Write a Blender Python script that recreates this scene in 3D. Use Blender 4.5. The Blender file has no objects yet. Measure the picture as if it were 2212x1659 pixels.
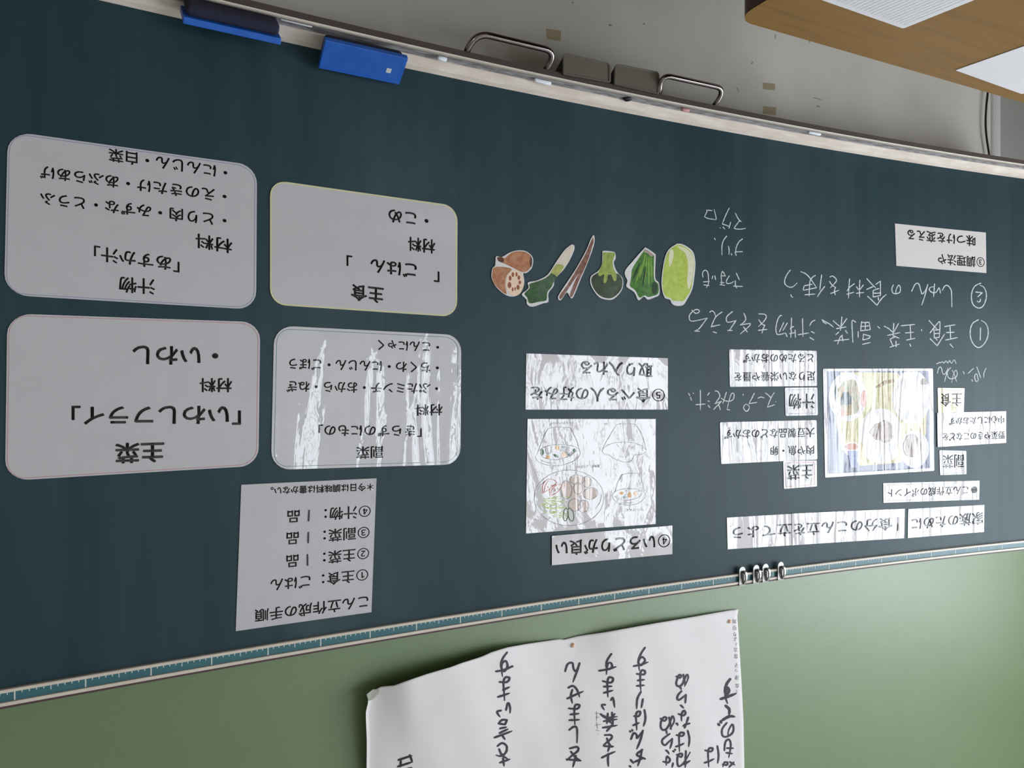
import bpy, math, random
import numpy as np
from mathutils import Vector, Matrix
from mathutils.geometry import delaunay_2d_cdt

random.seed(7)
SC = bpy.context.scene
COL = SC.collection

# ------------------------------------------------------------------ camera
W = 3.6                      # width of the curved board
SAG = 0.11663                # its depth in the middle
Z0 = 2.03                    # height of the top rail
CAM = np.array([2.53488, -1.3646, Z0 - 0.51425])
YAW, PIT, ROL = -0.47514, -0.00075, 0.00121
FPX = 1606.98


def cam_axes():
    cy, sy = math.cos(YAW), math.sin(YAW)
    cp, sp = math.cos(PIT), math.sin(PIT)
    cr, sr = math.cos(ROL), math.sin(ROL)
    f = np.array([sy * cp, cy * cp, sp])
    r = np.array([cy, -sy, 0.0])
    u = np.cross(r, f)
    return cr * r + sr * u, -sr * r + cr * u, f


RR, UU, FF = cam_axes()
cd = bpy.data.cameras.new('camera')
cd.sensor_width = 36
cd.lens = FPX / 2212 * 36
cd.clip_start = 0.02
cam = bpy.data.objects.new('camera', cd)
COL.objects.link(cam)
# the phone was held upside down: image up is world down
m = Matrix(((-RR[0], -UU[0], -FF[0], CAM[0]), (-RR[1], -UU[1], -FF[1], CAM[1]),
            (-RR[2], -UU[2], -FF[2], CAM[2]), (0, 0, 0, 1)))
cam.matrix_world = m
SC.camera = cam

# ------------------------------------------------------------------ world, exposure, window daylight
wd = bpy.data.worlds.new('world')
SC.world = wd
wd.use_nodes = True
bg = wd.node_tree.nodes['Background']
bg.inputs[0].default_value = (0.86, 0.93, 1.0, 1)
bg.inputs[1].default_value = 10.0
SC.view_settings.view_transform = 'Standard'
SC.view_settings.look = 'None'
SC.view_settings.exposure = 0.1
SC.view_settings.gamma = 1.0
SC.view_settings.use_curve_mapping = False

RX0, RX1, RY0, RY1, RZ1 = -1.0, 6.6, -7.6, 0.17, 3.0
LWIN = [(-2.55, -0.55), (-4.85, -2.85), (-7.15, -5.15)]     # left wall windows (Y ranges)
LZ = (1.22, 2.78)
RWIN = [(-6.4, -5.2)]                           # corridor windows in the right wall
RZ = (1.3, 2.6)


def portal(x, ya, yb, za, zb, sign):
    ld = bpy.data.lights.new('daylight', 'AREA')
    ld.shape = 'RECTANGLE'
    ld.size = zb - za
    ld.size_y = yb - ya
    ld.cycles.is_portal = True
    o = bpy.data.objects.new('daylight', ld)
    COL.objects.link(o)
    o.location = (x, (ya + yb) / 2, (za + zb) / 2)
    o.rotation_euler = (0, -math.pi / 2 * sign, 0)


for a, b in LWIN:
    portal(RX0 - 0.13, a, b, LZ[0], LZ[1], 1)
for a, b in RWIN:
    portal(RX1 + 0.13, a, b, RZ[0], RZ[1], -1)


# ------------------------------------------------------------------ materials
def lin(c):
    return tuple((v / 255 / 12.92) if v / 255 <= 0.04045 else ((v / 255 + 0.055) / 1.055) ** 2.4 for v in c)


class MatB:
    def __init__(s, name):
        s.m = bpy.data.materials.new(name)
        s.m.use_nodes = True
        s.nt = s.m.node_tree
        s.N = s.nt.nodes
        s.L = s.nt.links
        s.b = s.N['Principled BSDF']

    def new(s, t, **k):
        n = s.N.new(t)
        for a, v in k.items():
            setattr(n, a, v)
        return n

    def pos(s, scale):
        g = s.new('ShaderNodeNewGeometry')
        mp = s.new('ShaderNodeMapping')
        mp.inputs['Scale'].default_value = scale
        s.L.new(g.outputs['Position'], mp.inputs['Vector'])
        return mp.outputs[0]

    def noise(s, scale, detail=4, rough=0.55, dist=0.0, nscale=1.0):
        n = s.new('ShaderNodeTexNoise')
        n.inputs['Scale'].default_value = nscale
        n.inputs['Detail'].default_value = detail
        n.inputs['Roughness'].default_value = rough
        n.inputs['Distortion'].default_value = dist
        s.L.new(s.pos(scale), n.inputs['Vector'])
        return n.outputs['Fac']

    def ramp(s, fac, stops):
        r = s.new('ShaderNodeValToRGB')
        el = r.color_ramp.elements
        while len(el) < len(stops):
            el.new(0.5)
        for e, (p, c) in zip(el, stops):
            e.position = p
            e.color = (*c, 1)
        s.L.new(fac, r.inputs[0])
        return r.outputs[0]

    def mix(s, fac, a, b):
        n = s.new('ShaderNodeMix', data_type='RGBA')
        s.L.new(fac, n.inputs[0])
        for i, v in ((6, a), (7, b)):
            if isinstance(v, tuple):
                n.inputs[i].default_value = (*v, 1)
            else:
                s.L.new(v, n.inputs[i])
        return n.outputs[2]


def mat(name, rgb, rough=0.6, metal=0.0, spec=0.5, var=0.0, vscale=(8, 8, 8), bump=0.0, bscale=(60, 60, 60), rgb2=None):
    B = MatB(name)
    c = lin(rgb)
    B.b.inputs['Roughness'].default_value = rough
    B.b.inputs['Metallic'].default_value = metal
    B.b.inputs['Specular IOR Level'].default_value = spec
    c2 = lin(rgb2) if rgb2 else tuple(v * (1 - var) for v in c)
    f = B.noise(vscale)
    B.L.new(B.ramp(f, [(0.35, c), (0.65, c2)]), B.b.inputs['Base Color'])
    if bump:
        bp = B.new('ShaderNodeBump')
        bp.inputs['Strength'].default_value = bump
        bp.inputs['Distance'].default_value = 0.002
        B.L.new(B.noise(bscale, 3), bp.inputs['Height'])
        B.L.new(bp.outputs[0], B.b.inputs['Normal'])
    return B.m


def laminate(name, rgb, streak=(16, 16, 2.2), amp=1.0, var=0.03, rough=0.05, coat=1.0):
    """printed paper under glossy plastic film that is not quite flat"""
    B = MatB(name)
    c = lin(rgb)
    B.L.new(B.ramp(B.noise((20, 20, 20)), [(0.3, c), (0.7, tuple(v * (1 - var) for v in c))]), B.b.inputs['Base Color'])
    B.b.inputs['Roughness'].default_value = 0.7
    B.b.inputs['Specular IOR Level'].default_value = 0.2
    B.b.inputs['Coat Weight'].default_value = coat
    B.b.inputs['Coat Roughness'].default_value = rough
    B.b.inputs['Coat IOR'].default_value = 1.5
    bp = B.new('ShaderNodeBump')
    bp.inputs['Strength'].default_value = 1.0
    bp.inputs['Distance'].default_value = 0.0042 * amp
    B.L.new(B.noise(streak, 2.0, 0.5, 0.6), bp.inputs['Height'])
    b2 = B.new('ShaderNodeBump')
    b2.inputs['Strength'].default_value = 1.0
    b2.inputs['Distance'].default_value = 0.0006
    B.L.new(B.noise((55, 55, 30), 2.0, 0.5, 0.4), b2.inputs['Height'])
    B.L.new(bp.outputs[0], b2.inputs['Normal'])
    B.L.new(b2.outputs[0], B.b.inputs['Coat Normal'])
    return B.m


def board_mat():
    B = MatB('chalkboard_green')
    B.b.inputs['Roughness'].default_value = 0.46
    B.b.inputs['Specular IOR Level'].default_value = 0.19
    cl = B.noise((2.2, 2.2, 1.1), 6, 0.6, 0.4)
    st = B.noise((26, 26, 0.8), 3, 0.5)
    base = B.ramp(st, [(0.3, lin((28, 50, 57))), (0.7, lin((34, 57, 64)))])
    dust = B.ramp(cl, [(0.36, (0, 0, 0)), (0.6, (0.05, 0.05, 0.05)), (0.8, (0.2, 0.2, 0.2))])
    B.L.new(B.mix(dust, base, lin((120, 135, 138))), B.b.inputs['Base Color'])
    return B.m


def dusty(name, rgb, dust=(150, 150, 155), lo=0.4, hi=0.6, sc=(30, 60, 60)):
    B = MatB(name)
    B.b.inputs['Roughness'].default_value = 0.75
    B.L.new(B.ramp(B.noise(sc, 5, 0.65), [(lo, lin(rgb)), (hi, lin(dust))]), B.b.inputs['Base Color'])
    return B.m


M = {}
M['board'] = board_mat()
M['cream'] = mat('cream_aluminium', (200, 190, 176), 0.45, var=0.08, vscale=(12, 12, 60))
M['ruler'] = mat('teal_ruler_band', (44, 96, 104), 0.45, var=0.12, vscale=(5, 5, 5))
M['ruler_line'] = mat('ruler_marks', (190, 196, 190), 0.5)
M['maroon'] = mat('dark_maroon_edge', (72, 48, 50), 0.6, var=0.1)
M['lip'] = mat('brown_tray_front', (70, 56, 52), 0.7, var=0.15)
M['slope'] = dusty('dusty_tray_slope', (202, 188, 174), (222, 212, 202), 0.4, 0.7, (9, 30, 60))
M['trough'] = dusty('chalk_dust_trough', (124, 119, 120), (182, 180, 182), 0.40, 0.64, (26, 90, 90))
M['chalkline'] = mat('chalk_line', (214, 222, 222), 0.9, var=0.4, vscale=(260, 260, 260))
M['chalk'] = mat('white_chalk', (226, 230, 236), 0.85, var=0.05)
M['pink_chalk'] = mat('pink_chalk', (205, 150, 148), 0.85, var=0.08)
M['wall_low'] = mat('grey_painted_wall', (186, 182, 174), 0.6, var=0.1, vscale=(3, 3, 3), bump=0.15, rgb2=(172, 170, 160))
M['wall_dark'] = mat('grey_wall_recess', (136, 136, 132), 0.7, var=0.06)
M['green'] = mat('green_pinboard_cloth', (98, 121, 80), 0.42, spec=0.9, var=0.08, vscale=(1.5, 1.5, 1.5), bump=0.25, bscale=(500, 500, 500))
M['white_wall'] = mat('white_room_paint', (205, 202, 192), 0.8, var=0.04)
M['ceiling'] = mat('ceiling_tiles', (232, 230, 226), 0.9, var=0.04)
M['floor'] = mat('wooden_floor', (112, 84, 58), 0.4, var=0.25, vscale=(2, 18, 1))
M['alu'] = mat('window_aluminium', (150, 150, 148), 0.4, metal=0.6)
M['chrome'] = mat('polished_chrome', (138, 128, 128), 0.16, metal=1.0, var=0.1, vscale=(30, 30, 30))
M['steel'] = mat('brushed_steel', (124, 119, 107), 0.38, metal=0.35, var=0.1)
M['steel_dark'] = mat('dark_steel', (52, 48, 50), 0.5, metal=0.4, var=0.1)
M['clip'] = mat('nickel_clip', (160, 158, 154), 0.32, metal=0.4, var=0.08, vscale=(200, 200, 200))
M['cord'] = mat('black_rubber', (20, 20, 26), 0.5)
M['blue'] = mat('blue_plastic', (16, 80, 170), 0.42, var=0.12, vscale=(30, 30, 30), rgb2=(28, 92, 178))
M['felt'] = mat('navy_corduroy', (30, 30, 52), 0.95, var=0.25, vscale=(150, 150, 150), bump=0.6, bscale=(400, 60, 60))
M['feltdust'] = mat('chalk_dust_patch', (96, 98, 118), 0.95, var=0.3, vscale=(120, 120, 120))
M['strap'] = mat('black_webbing', (18, 18, 22), 0.8)
M['ink'] = laminate('black_ink_under_film', (40, 34, 38))
M['ink2'] = laminate('black_ink_under_strip_film', (46, 42, 44), (13, 13, 1.2), 5.0)
M['ink_grey'] = laminate('grey_ink', (120, 118, 124))
M['card'] = laminate('laminated_paper', (181, 179, 182), amp=0.6)
M['card_g'] = laminate('laminated_paper_wavy', (192, 190, 193), (10, 10, 2.4), 4.0)
M['ink_g'] = laminate('black_ink_under_wavy_film', (46, 42, 46), (10, 10, 2.4), 4.0)
M['card_b'] = laminate('laminated_paper_buckled', (200, 196, 198), (7, 7, 4), 3.4)
M['ink_b'] = laminate('black_ink_under_buckled_film', (30, 26, 30), (7, 7, 4), 3.4)
M['card_w'] = laminate('laminated_paper_strip', (200, 196, 198), (13, 13, 1.2), 5.0)
M['card_y'] = laminate('laminated_cream_card', (212, 208, 176), (13, 13, 1.2), 5.0)
M['matte_card'] = mat('matte_card', (206, 200, 198), 0.8, var=0.03)
M['matte_ink'] = mat('matte_ink', (40, 34, 38), 0.8)
M['p_blue'] = laminate('blue_print', (120, 126, 164))
M['p_red'] = laminate('red_print', (178, 122, 122))
M['p_green'] = laminate('green_print', (98, 122, 112))
M['p_yellow'] = laminate('yellow_print', (200, 196, 150))
M['film'] = laminate('clear_film_margin', (150, 158, 164))
M['washi'] = mat('calligraphy_paper', (216, 212, 212), 0.85, var=0.03, vscale=(6, 6, 6), bump=0.35, bscale=(9, 9, 9))
M['brush'] = mat('brush_ink', (46, 34, 46), 0.6)
M['thin_ink'] = mat('thin_pen_ink', (110, 104, 108), 0.7)
M['brass'] = mat('pale_push_pin', (232, 190, 160), 0.25, var=0.05)
M['tapegrey'] = mat('grey_adhesive_tape', (176, 178, 168), 0.3, var=0.08)
M['oldtape'] = mat('old_yellow_tape', (150, 136, 108), 0.6, var=0.15, vscale=(90, 90, 90))
M['paper'] = mat('white_paper', (228, 226, 230), 0.8, var=0.02)
M['pale_line'] = mat('pale_ruled_line', (196, 194, 198), 0.8)


def wood():
    B = MatB('desk_wood')
    B.b.inputs['Roughness'].default_value = 0.42
    f = B.noise((3, 60, 10), 5, 0.6, 0.3)
    B.L.new(B.ramp(f, [(0.3, lin((128, 92, 38))), (0.55, lin((142, 104, 46))), (0.75, lin((114, 82, 34)))]), B.b.inputs['Base Color'])
    return B.m


M['wood'] = wood()
M['wood_edge'] = mat('dark_desk_edge', (76, 44, 38), 0.4, var=0.1)


# ------------------------------------------------------------------ where a sight line meets a real surface
def Yb(X):
    return SAG * (1 - ((X - W / 2) / (W / 2)) ** 2)


def ray(x, y):
    return FF + RR * (1106 - x) / FPX - UU * (829.5 - y) / FPX


def on_board(x, y, off=0.0):
    d = ray(x, y)
    t = (0 - CAM[1]) / d[1]
    for _ in range(14):
        P = CAM + t * d
        t = (Yb(P[0]) - off - CAM[1]) / d[1]
    P = CAM + t * d
    return np.array([P[0], Yb(P[0]) - off, P[2]])


def on_y(x, y, Y):
    d = ray(x, y)
    return CAM + d * ((Y - CAM[1]) / d[1])


def on_z(x, y, Z):
    d = ray(x, y)
    return CAM + d * ((Z - CAM[2]) / d[2])


# ------------------------------------------------------------------ objects
def thing(name, label, cat, loc, group=None):
    o = bpy.data.objects.new(name, None)
    o.empty_display_size = 0.05
    COL.objects.link(o)
    o.location = tuple(float(v) for v in loc)
    o['label'] = label
    o['category'] = cat
    if group:
        o['group'] = group
    return o


def mesh(name, V, F, mt, parent=None, smooth=False, label=None, origin=None):
    me = bpy.data.meshes.new(name)
    V = np.asarray(V, float).reshape(-1, 3)
    wl = Vector((0, 0, 0))
    if parent is not None:
        q = parent
        while q is not None:
            wl += q.location
            q = q.parent
    elif origin is not None:
        wl = Vector(origin)
    off = np.array(wl)
    me.from_pydata([tuple(v) for v in (V - off)], [], [tuple(f) for f in F])
    if isinstance(mt, (list, tuple)):
        for k in mt:
            me.materials.append(k)
    else:
        me.materials.append(mt)
    if smooth:
        me.shade_smooth()
    me.update()
    o = bpy.data.objects.new(name, me)
    COL.objects.link(o)
    if parent is not None:
        o.parent = parent
    elif origin is not None:
        o.location = wl
    if label:
        o['label'] = label
    return o


def struct(o):
    o['kind'] = 'structure'
    return o


def box(c0, c1):
    x0, y0, z0 = c0
    x1, y1, z1 = c1
    V = [(x0, y0, z0), (x1, y0, z0), (x1, y1, z0), (x0, y1, z0), (x0, y0, z1), (x1, y0, z1), (x1, y1, z1), (x0, y1, z1)]
    F = [(0, 3, 2, 1), (4, 5, 6, 7), (0, 1, 5, 4), (1, 2, 6, 5), (2, 3, 7, 6), (3, 0, 4, 7)]
    return V, F


def joined(parts):
    V, F = [], []
    for v, f in parts:
        n = len(V)
        V += [tuple(q) for q in v]
        F += [tuple(i + n for i in g) for g in f]
    return V, F


def bevel(o, w=0.003, seg=3):
    b = o.modifiers.new('bevel', 'BEVEL')
    b.width = w
    b.segments = seg
    b.limit_method = 'ANGLE'
    return o


def sweep(prof, X0, X1, n=60):
    """extrude an open/closed (off, z) profile along the curve of the board"""
    V, F = [], []
    k = len(prof)
    for i in range(n + 1):
        X = X0 + (X1 - X0) * i / n
        for o_, z in prof:
            V.append((X, Yb(X) - o_, Z0 + z))
    for i in range(n):
        for j in range(k):
            a, b = i * k + j, i * k + (j + 1) % k
            F.append((a, b, b + k, a + k))
    F.append(tuple(range(k - 1, -1, -1)))
    F.append(tuple(n * k + j for j in range(k)))
    return V, F


def smooth_line(P, sub=6):
    P = [np.array(p, float) for p in P]
    if len(P) < 3:
        return [P[0] + (P[-1] - P[0]) * k / sub for k in range(sub + 1)]
    out = []
    for i in range(len(P) - 1):
        p0 = P[max(i - 1, 0)]
        p1, p2 = P[i], P[i + 1]
        p3 = P[min(i + 2, len(P) - 1)]
        for k in range(sub):
            t = k / sub
            out.append(0.5 * ((2 * p1) + (-p0 + p2) * t + (2 * p0 - 5 * p1 + 4 * p2 - p3) * t * t + (-p0 + 3 * p1 - 3 * p2 + p3) * t ** 3))
    out.append(P[-1])
    return out


def tube(P, r, seg=10, caps=True):
    P = [np.array(p, float) for p in P]
    V, F = [], []
    up = np.array([0.13, 0.27, 0.95])
    for i, p in enumerate(P):
        t = P[min(i + 1, len(P) - 1)] - P[max(i - 1, 0)]
        t = t / np.linalg.norm(t)
        a = np.cross(t, up)
        a /= np.linalg.norm(a)
        b = np.cross(t, a)
        rr = r[i] if isinstance(r, (list, tuple)) else r
        for k in range(seg):
            an = 2 * math.pi * k / seg
            V.append(p + rr * (math.cos(an) * a + math.sin(an) * b))
    for i in range(len(P) - 1):
        for k in range(seg):
            a, b = i * seg + k, i * seg + (k + 1) % seg
            F.append((a, b, b + seg, a + seg))
    if caps:
        F.append(tuple(range(seg - 1, -1, -1)))
        F.append(tuple((len(P) - 1) * seg + k for k in range(seg)))
    return V, F


# --- flat marks drawn in picture coordinates, then laid onto the surface they are on
def parse(s, ox=0.0, oy=0.0, sc=1.0):
    out = []
    for st in s.split(';'):
        pts = [tuple(float(q) for q in t.split(',')) for t in st.split()]
        if pts:
            out.append([(ox + a / sc, oy + b / sc) for a, b in pts])
    return out


def ribbon(pts, w, taper=0.35, wob=0.0):
    P = smooth_line(pts, 5)
    P = [np.array(p) for p in P]
    n = len(P)
    if n < 2:
        return [], []
    V, F = [], []
    for i, p in enumerate(P):
        t = P[min(i + 1, n - 1)] - P[max(i - 1, 0)]
        L = np.linalg.norm(t)
        t = t / L if L > 1e-9 else np.array([1.0, 0])
        nn = np.array([-t[1], t[0]])
        u = i / (n - 1)
        ww = w * max(0.25, 1 - taper * (min(1.0, abs(u - 0.4) / 0.6)) ** 3) * (1 + wob * math.sin(i * 1.9))
        V.append(p + nn * ww / 2)
        V.append(p - nn * ww / 2)
        if i:
            a = 2 * i
            F.append((a - 2, a - 1, a + 1, a))
    for i, s in ((0, -1), (n - 1, 1)):
        t = P[min(i + 1, n - 1)] - P[max(i - 1, 0)]
        L = np.linalg.norm(t)
        t = t / L if L > 1e-9 else np.array([1.0, 0])
        c0, c1 = V[2 * i], V[2 * i + 1]
        c = (c0 + c1) / 2
        r = np.linalg.norm(c0 - c1) / 2
        nn = (c0 - c1) / (2 * r)
        k0 = len(V)
        for q in range(1, 4):
            an = math.pi * q / 4
            V.append(c + r * (math.cos(an) * nn + s * math.sin(an) * t))
        F.append((2 * i, k0, k0 + 1, k0 + 2, 2 * i + 1))
    return V, F


_gl = {}
_tc = bpy.data.curves.new('glyph', 'FONT')
_to = bpy.data.objects.new('glyph', _tc)
COL.objects.link(_to)


def glyph(ch, off):
    k = (ch, off)
    if k not in _gl:
        _tc.body = ch
        _tc.offset = off
        _tc.resolution_u = 3
        dg = bpy.context.evaluated_depsgraph_get()
        me = bpy.data.meshes.new_from_object(_to.evaluated_get(dg))
        _gl[k] = ([(v.co.x, v.co.y) for v in me.vertices], [tuple(p.vertices) for p in me.polygons])
        bpy.data.meshes.remove(me)
    return _gl[k]


def line_of_text(s, A, B, H, off=0.014):
    """A = where the line starts (picture right), B = where it ends (picture left), H = height of a character"""
    V, F = [], []
    A, B = np.array(A, float), np.array(B, float)
    n = len(s)
    for i, ch in enumerate(s):
        if ch in ' 　':
            continue
        gv, gf = glyph(ch, 0.0)
        d = min(off * 1.15, 0.005) if ch in '①②③④⑤' else off * 1.15
        for dx, dy in (((0, 0),) if off < 0.004 else ((0, 0), (d, 0), (-d, 0), (0, d), (0, -d), (.7 * d, .7 * d), (-.7 * d, .7 * d), (.7 * d, -.7 * d), (-.7 * d, -.7 * d))):
            k = len(V)
            for x, y in gv:
                u = (i + x + dx) / n
                V.append(A + (B - A) * u + np.array([0, (y + dy - 0.38) * H]))
            F += [tuple(q + k for q in g) for g in gf]
    return V, F


def lay(parts, surf, name, mt, parent, label=None, off=0.0003):
    V, F = joined([(v, f) for v, f in parts if len(v)])
    return mesh(name, [surf(x, y, off) for x, y in V], F, mt, parent, label=label)


# ================================================================== the room
Vf, Ff = box((RX0 - 0.2, RY0 - 0.2, -0.1), (RX1 + 0.2, RY1 + 0.2, 0))
struct(mesh('floor', Vf, Ff, M['floor']))
Vf, Ff = box((RX0 - 0.2, RY0 - 0.2, RZ1), (RX1 + 0.2, RY1 + 0.2, RZ1 + 0.1))
struct(mesh('ceiling', Vf, Ff, M['ceiling']))


def wall_with_windows(name, x0, x1, wins, zr):
    P = [box((x0, RY0, 0), (x1, RY1, zr[0])), box((x0, RY0, zr[1]), (x1, RY1, RZ1))]
    ys = [RY1] + [v for w in wins for v in (w[1], w[0])] + [RY0]
    for i in range(0, len(ys), 2):
        P.append(box((x0, ys[i + 1], zr[0]), (x1, ys[i], zr[1])))
    V, F = joined(P)
    return struct(mesh(name, V, F, M['white_wall']))


wall_with_windows('wall_left', RX0 - 0.12, RX0, LWIN, LZ)
wall_with_windows('wall_right', RX1, RX1 + 0.12, RWIN, RZ)
Vf, Ff = box((RX0, RY0 - 0.12, 0), (RX1, RY0, RZ1))
struct(mesh('wall_back', Vf, Ff, M['white_wall']))
wn = 0
for xw, wins, zr in ((RX0 - 0.06, LWIN, LZ), (RX1 + 0.06, RWIN, RZ)):
    for a, b in wins:
        wn += 1
        P = []
        f = 0.04
        P.append(box((xw - .03, a, zr[0]), (xw + .03, b, zr[0] + f)))
        P.append(box((xw - .03, a, zr[1] - f), (xw + .03, b, zr[1])))
        for yy in (a, (a + b) / 2 - f / 2, b - f):
            P.append(box((xw - .03, yy, zr[0] + f), (xw + .03, yy + f, zr[1] - f)))
        zz = zr[0] + 0.42
        P.append(box((xw - .02, a + f, zz), (xw + .02, (a + b) / 2 - f / 2, zz + 0.03)))
        V, F = joined(P)
        struct(mesh('window_%d' % wn, V, F, M['alu']))

# front wall: upper part carries the green pinboard cloth, lower part is grey paint
front = thing('wall_front', '', '', (3, RY1, 1.2))
del front['label'], front['category']
front['kind'] = 'structure'
Vf, Ff = box((RX0, RY1, 0), (RX1, RY1 + 0.12, RZ1))
mesh('plaster', Vf, Ff, M['wall_dark'], front)
XP = on_y(2140, 260, 0.145)[0]
XP2 = on_y(2162, 260, 0.145)[0]
Vf, Ff = box((XP, 0.145, 0.1), (RX1, RY1, 1.6))
mesh('painted_panel', Vf, Ff, M['wall_low'], front)
Vf, Ff = box((RX0, 0.158, 1.6), (RX1, RY1, 2.95))
mesh('pinboard_cloth', Vf, Ff, M['green'], front)
pv = []
for i in range(9):
    a = math.pi * i / 8
    pv.append((XP - (XP - XP2) * (0.5 - 0.5 * math.cos(a)), 0.150 - 0.012 * math.sin(a)))
V = [(x, y, z) for z in (0.1, 1.6) for x, y in pv]
F = [(i, i + 1, i + 10, i + 9) for i in range(8)]
V2, F2 = box((XP2, 0.150, 0.1), (XP, RY1, 1.6))
V, F = joined([(V, F), (V2, F2)])
mesh('corner_post', V, F, mat('pale_corner_post', (176, 174, 172), 0.5), front)
Vf, Ff = box((RX0, RY1 - 0.05, 0), (RX1, RY1, 0.1))
struct(mesh('baseboard_front', Vf, Ff, M['maroon']))

# ================================================================== the blackboard
bb = thing('blackboard', 'long curved dark green blackboard with cream chalk tray covering the wall', 'blackboard', (W / 2, 0.0, Z0 - 1.2))
V, F = [], []
nx, nz = 72, 4
for i in range(nx + 1):
    X = -0.02 + (W + 0.04) * i / nx
    for j in range(nz + 1):
        V.append((X, Yb(X), Z0 - 1.178 + 1.17 * j / nz))
for i in range(nx):
    for j in range(nz):
        a = i * (nz + 1) + j
        F.append((a, a + nz + 1, a + nz + 2, a + 1))
mesh('writing_surface', V, F, M['board'], bb, True)
E1, E2 = -0.022, W + 0.022
V, F = sweep([(-0.02, -0.0205), (0.007, -0.0205), (0.0085, -0.0195), (0.0085, -0.0150), (0.006, -0.0145), (-0.02, -0.0145)], E1, E2)
mesh('lower_rail', V, F, M['cream'], bb, label='narrow cream rail under the ruler band')
V, F = sweep([(-0.02, -0.0145), (0.005, -0.0145), (0.005, 0.0), (-0.02, 0.0)], 0.0, W)
mesh('ruler_band', V, F, M['ruler'], bb, label='teal band printed with centimetre marks')
V, F = sweep([(-0.02, 0.0), (0.006, 0.0), (0.009, 0.0005), (0.009, 0.0060), (-0.02, 0.0060)], E1, E2)
mesh('upper_rail', V, F, M['cream'], bb, label='cream rail above the ruler band')
V, F = sweep([(-0.05, 0.0060), (0.008, 0.0060), (0.008, 0.0100), (-0.05, 0.0100)], E1, E2)
mesh('top_edge', V, F, M['maroon'], bb, label='dark maroon top edge')
P = []
for i in range(0, 361):
    X = i * 0.01
    if i % 10 == 0:
        za, zb, hw = -0.0145, 0.0, 0.0011
    elif i % 5 == 0:
        za, zb, hw = -0.0145, -0.0068, 0.0007
    else:
        za, zb, hw = -0.0145, -0.0105, 0.0007
    y = Yb(X) - 0.0053
    P.append(([(X - hw, y, Z0 + za), (X + hw, y, Z0 + za), (X + hw, y, Z0 + zb), (X - hw, y, Z0 + zb)], [(0, 1, 2, 3)]))
V, F = joined(P)
mesh('scale_marks', V, F, M['ruler_line'], bb, label='pale centimetre and ten centimetre marks')
for xa in (-0.02, W):
    V, F = sweep([(-0.02, -0.0145), (0.004, -0.0145), (0.004, 0.0), (-0.02, 0.0)], xa, xa + 0.02, 1)
    mesh('ruler_end', V, F, mat('navy_end_cap', (44, 52, 92), 0.5), bb, label='navy end cap of the ruler band')
for xa, xb in ((-0.055, -0.022), (W + 0.022, W + 0.055)):
    V, F = box((xa, -0.012, Z0 - 1.2), (xb, 0.15, Z0 + 0.012))
    bevel(mesh('side_frame', V, F, M['lip'], bb), 0.003, 2)
# chalk tray
V, F = sweep([(-0.01, -1.173), (0.001, -1.173), (0.010, -1.178), (0.022, -1.1925), (0.022, -1.200), (-0.01, -1.200)], E1, E2)
mesh('tray_slope', V, F, M['slope'], bb, label='cream sloping back of the chalk tray')
V, F = sweep([(0.020, -1.1945), (0.060, -1.1945), (0.060, -1.2000), (0.020, -1.2000)], E1, E2)
mesh('tray_trough', V, F, M['trough'], bb, label='grey trough dusted with chalk')
V, F = sweep([(0.058, -1.196), (0.0595, -1.189), (0.0605, -1.1868), (0.0715, -1.1868), (0.0735, -1.1888), (0.0735, -1.196)], E1, E2)
mesh('tray_lip', V, F, M['cream'], bb, True, label='rounded cream lip')
V, F = sweep([(-0.01, -1.2003), (0.0755, -1.2003), (0.0755, -1.1890), (0.0735, -1.1890), (0.0735, -1.1995), (-0.01, -1.1995)], E1, E2)
mesh('tray_front', V, F, M['lip'], bb, label='dark brown front face of the tray')
V, F = sweep([(-0.05, -1.2010), (0.070, -1.2010), (0.030, -1.215), (-0.02, -1.215)], E1, E2)
mesh('tray_underside', V, F, M['lip'], bb)


# lifting handles (bent chrome rod below the tray) and finger plates
def handle(l0, b0, b1, l1, r):
    """l0,l1 feet on the tray; b0,b1 corners of the bar; all picture positions"""
    a = on_board(*l0, 0.066)
    d = on_board(*l1, 0.066)
    b = on_board(*b0, 0.098)
    c = on_board(*b1, 0.098)
    a[2] = d[2] = Z0 - 1.198
    zz = (b[2] + c[2]) / 2
    b[2] = c[2] = zz
    P = []
    for p, q, s in ((a, b, c), (b, c, d)):
        pass
    def corner(p, q, s, rad):
        u = (p - q) / np.linalg.norm(p - q)
        v = (s - q) / np.linalg.norm(s - q)
        return [(1 - t) ** 2 * (q + u * rad) + 2 * t * (1 - t) * q + t * t * (q + v * rad) for t in [i / 8 for i in range(9)]]
    P = [a] + corner(a, b, c, 0.032) + corner(b, c, d, 0.032) + [d]
    V, F = tube(P, r, 14)
    return mesh('lifting_handle', V, F, M['chrome'], bb, True, label='bent chrome rod handle under the tray')


handle((1005, 110), (1028, 70), (1203, 112), (1176, 152), 0.0068)
handle((1424, 188), (1427, 163), (1568, 190), (1540, 224), 0.0062)


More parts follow.
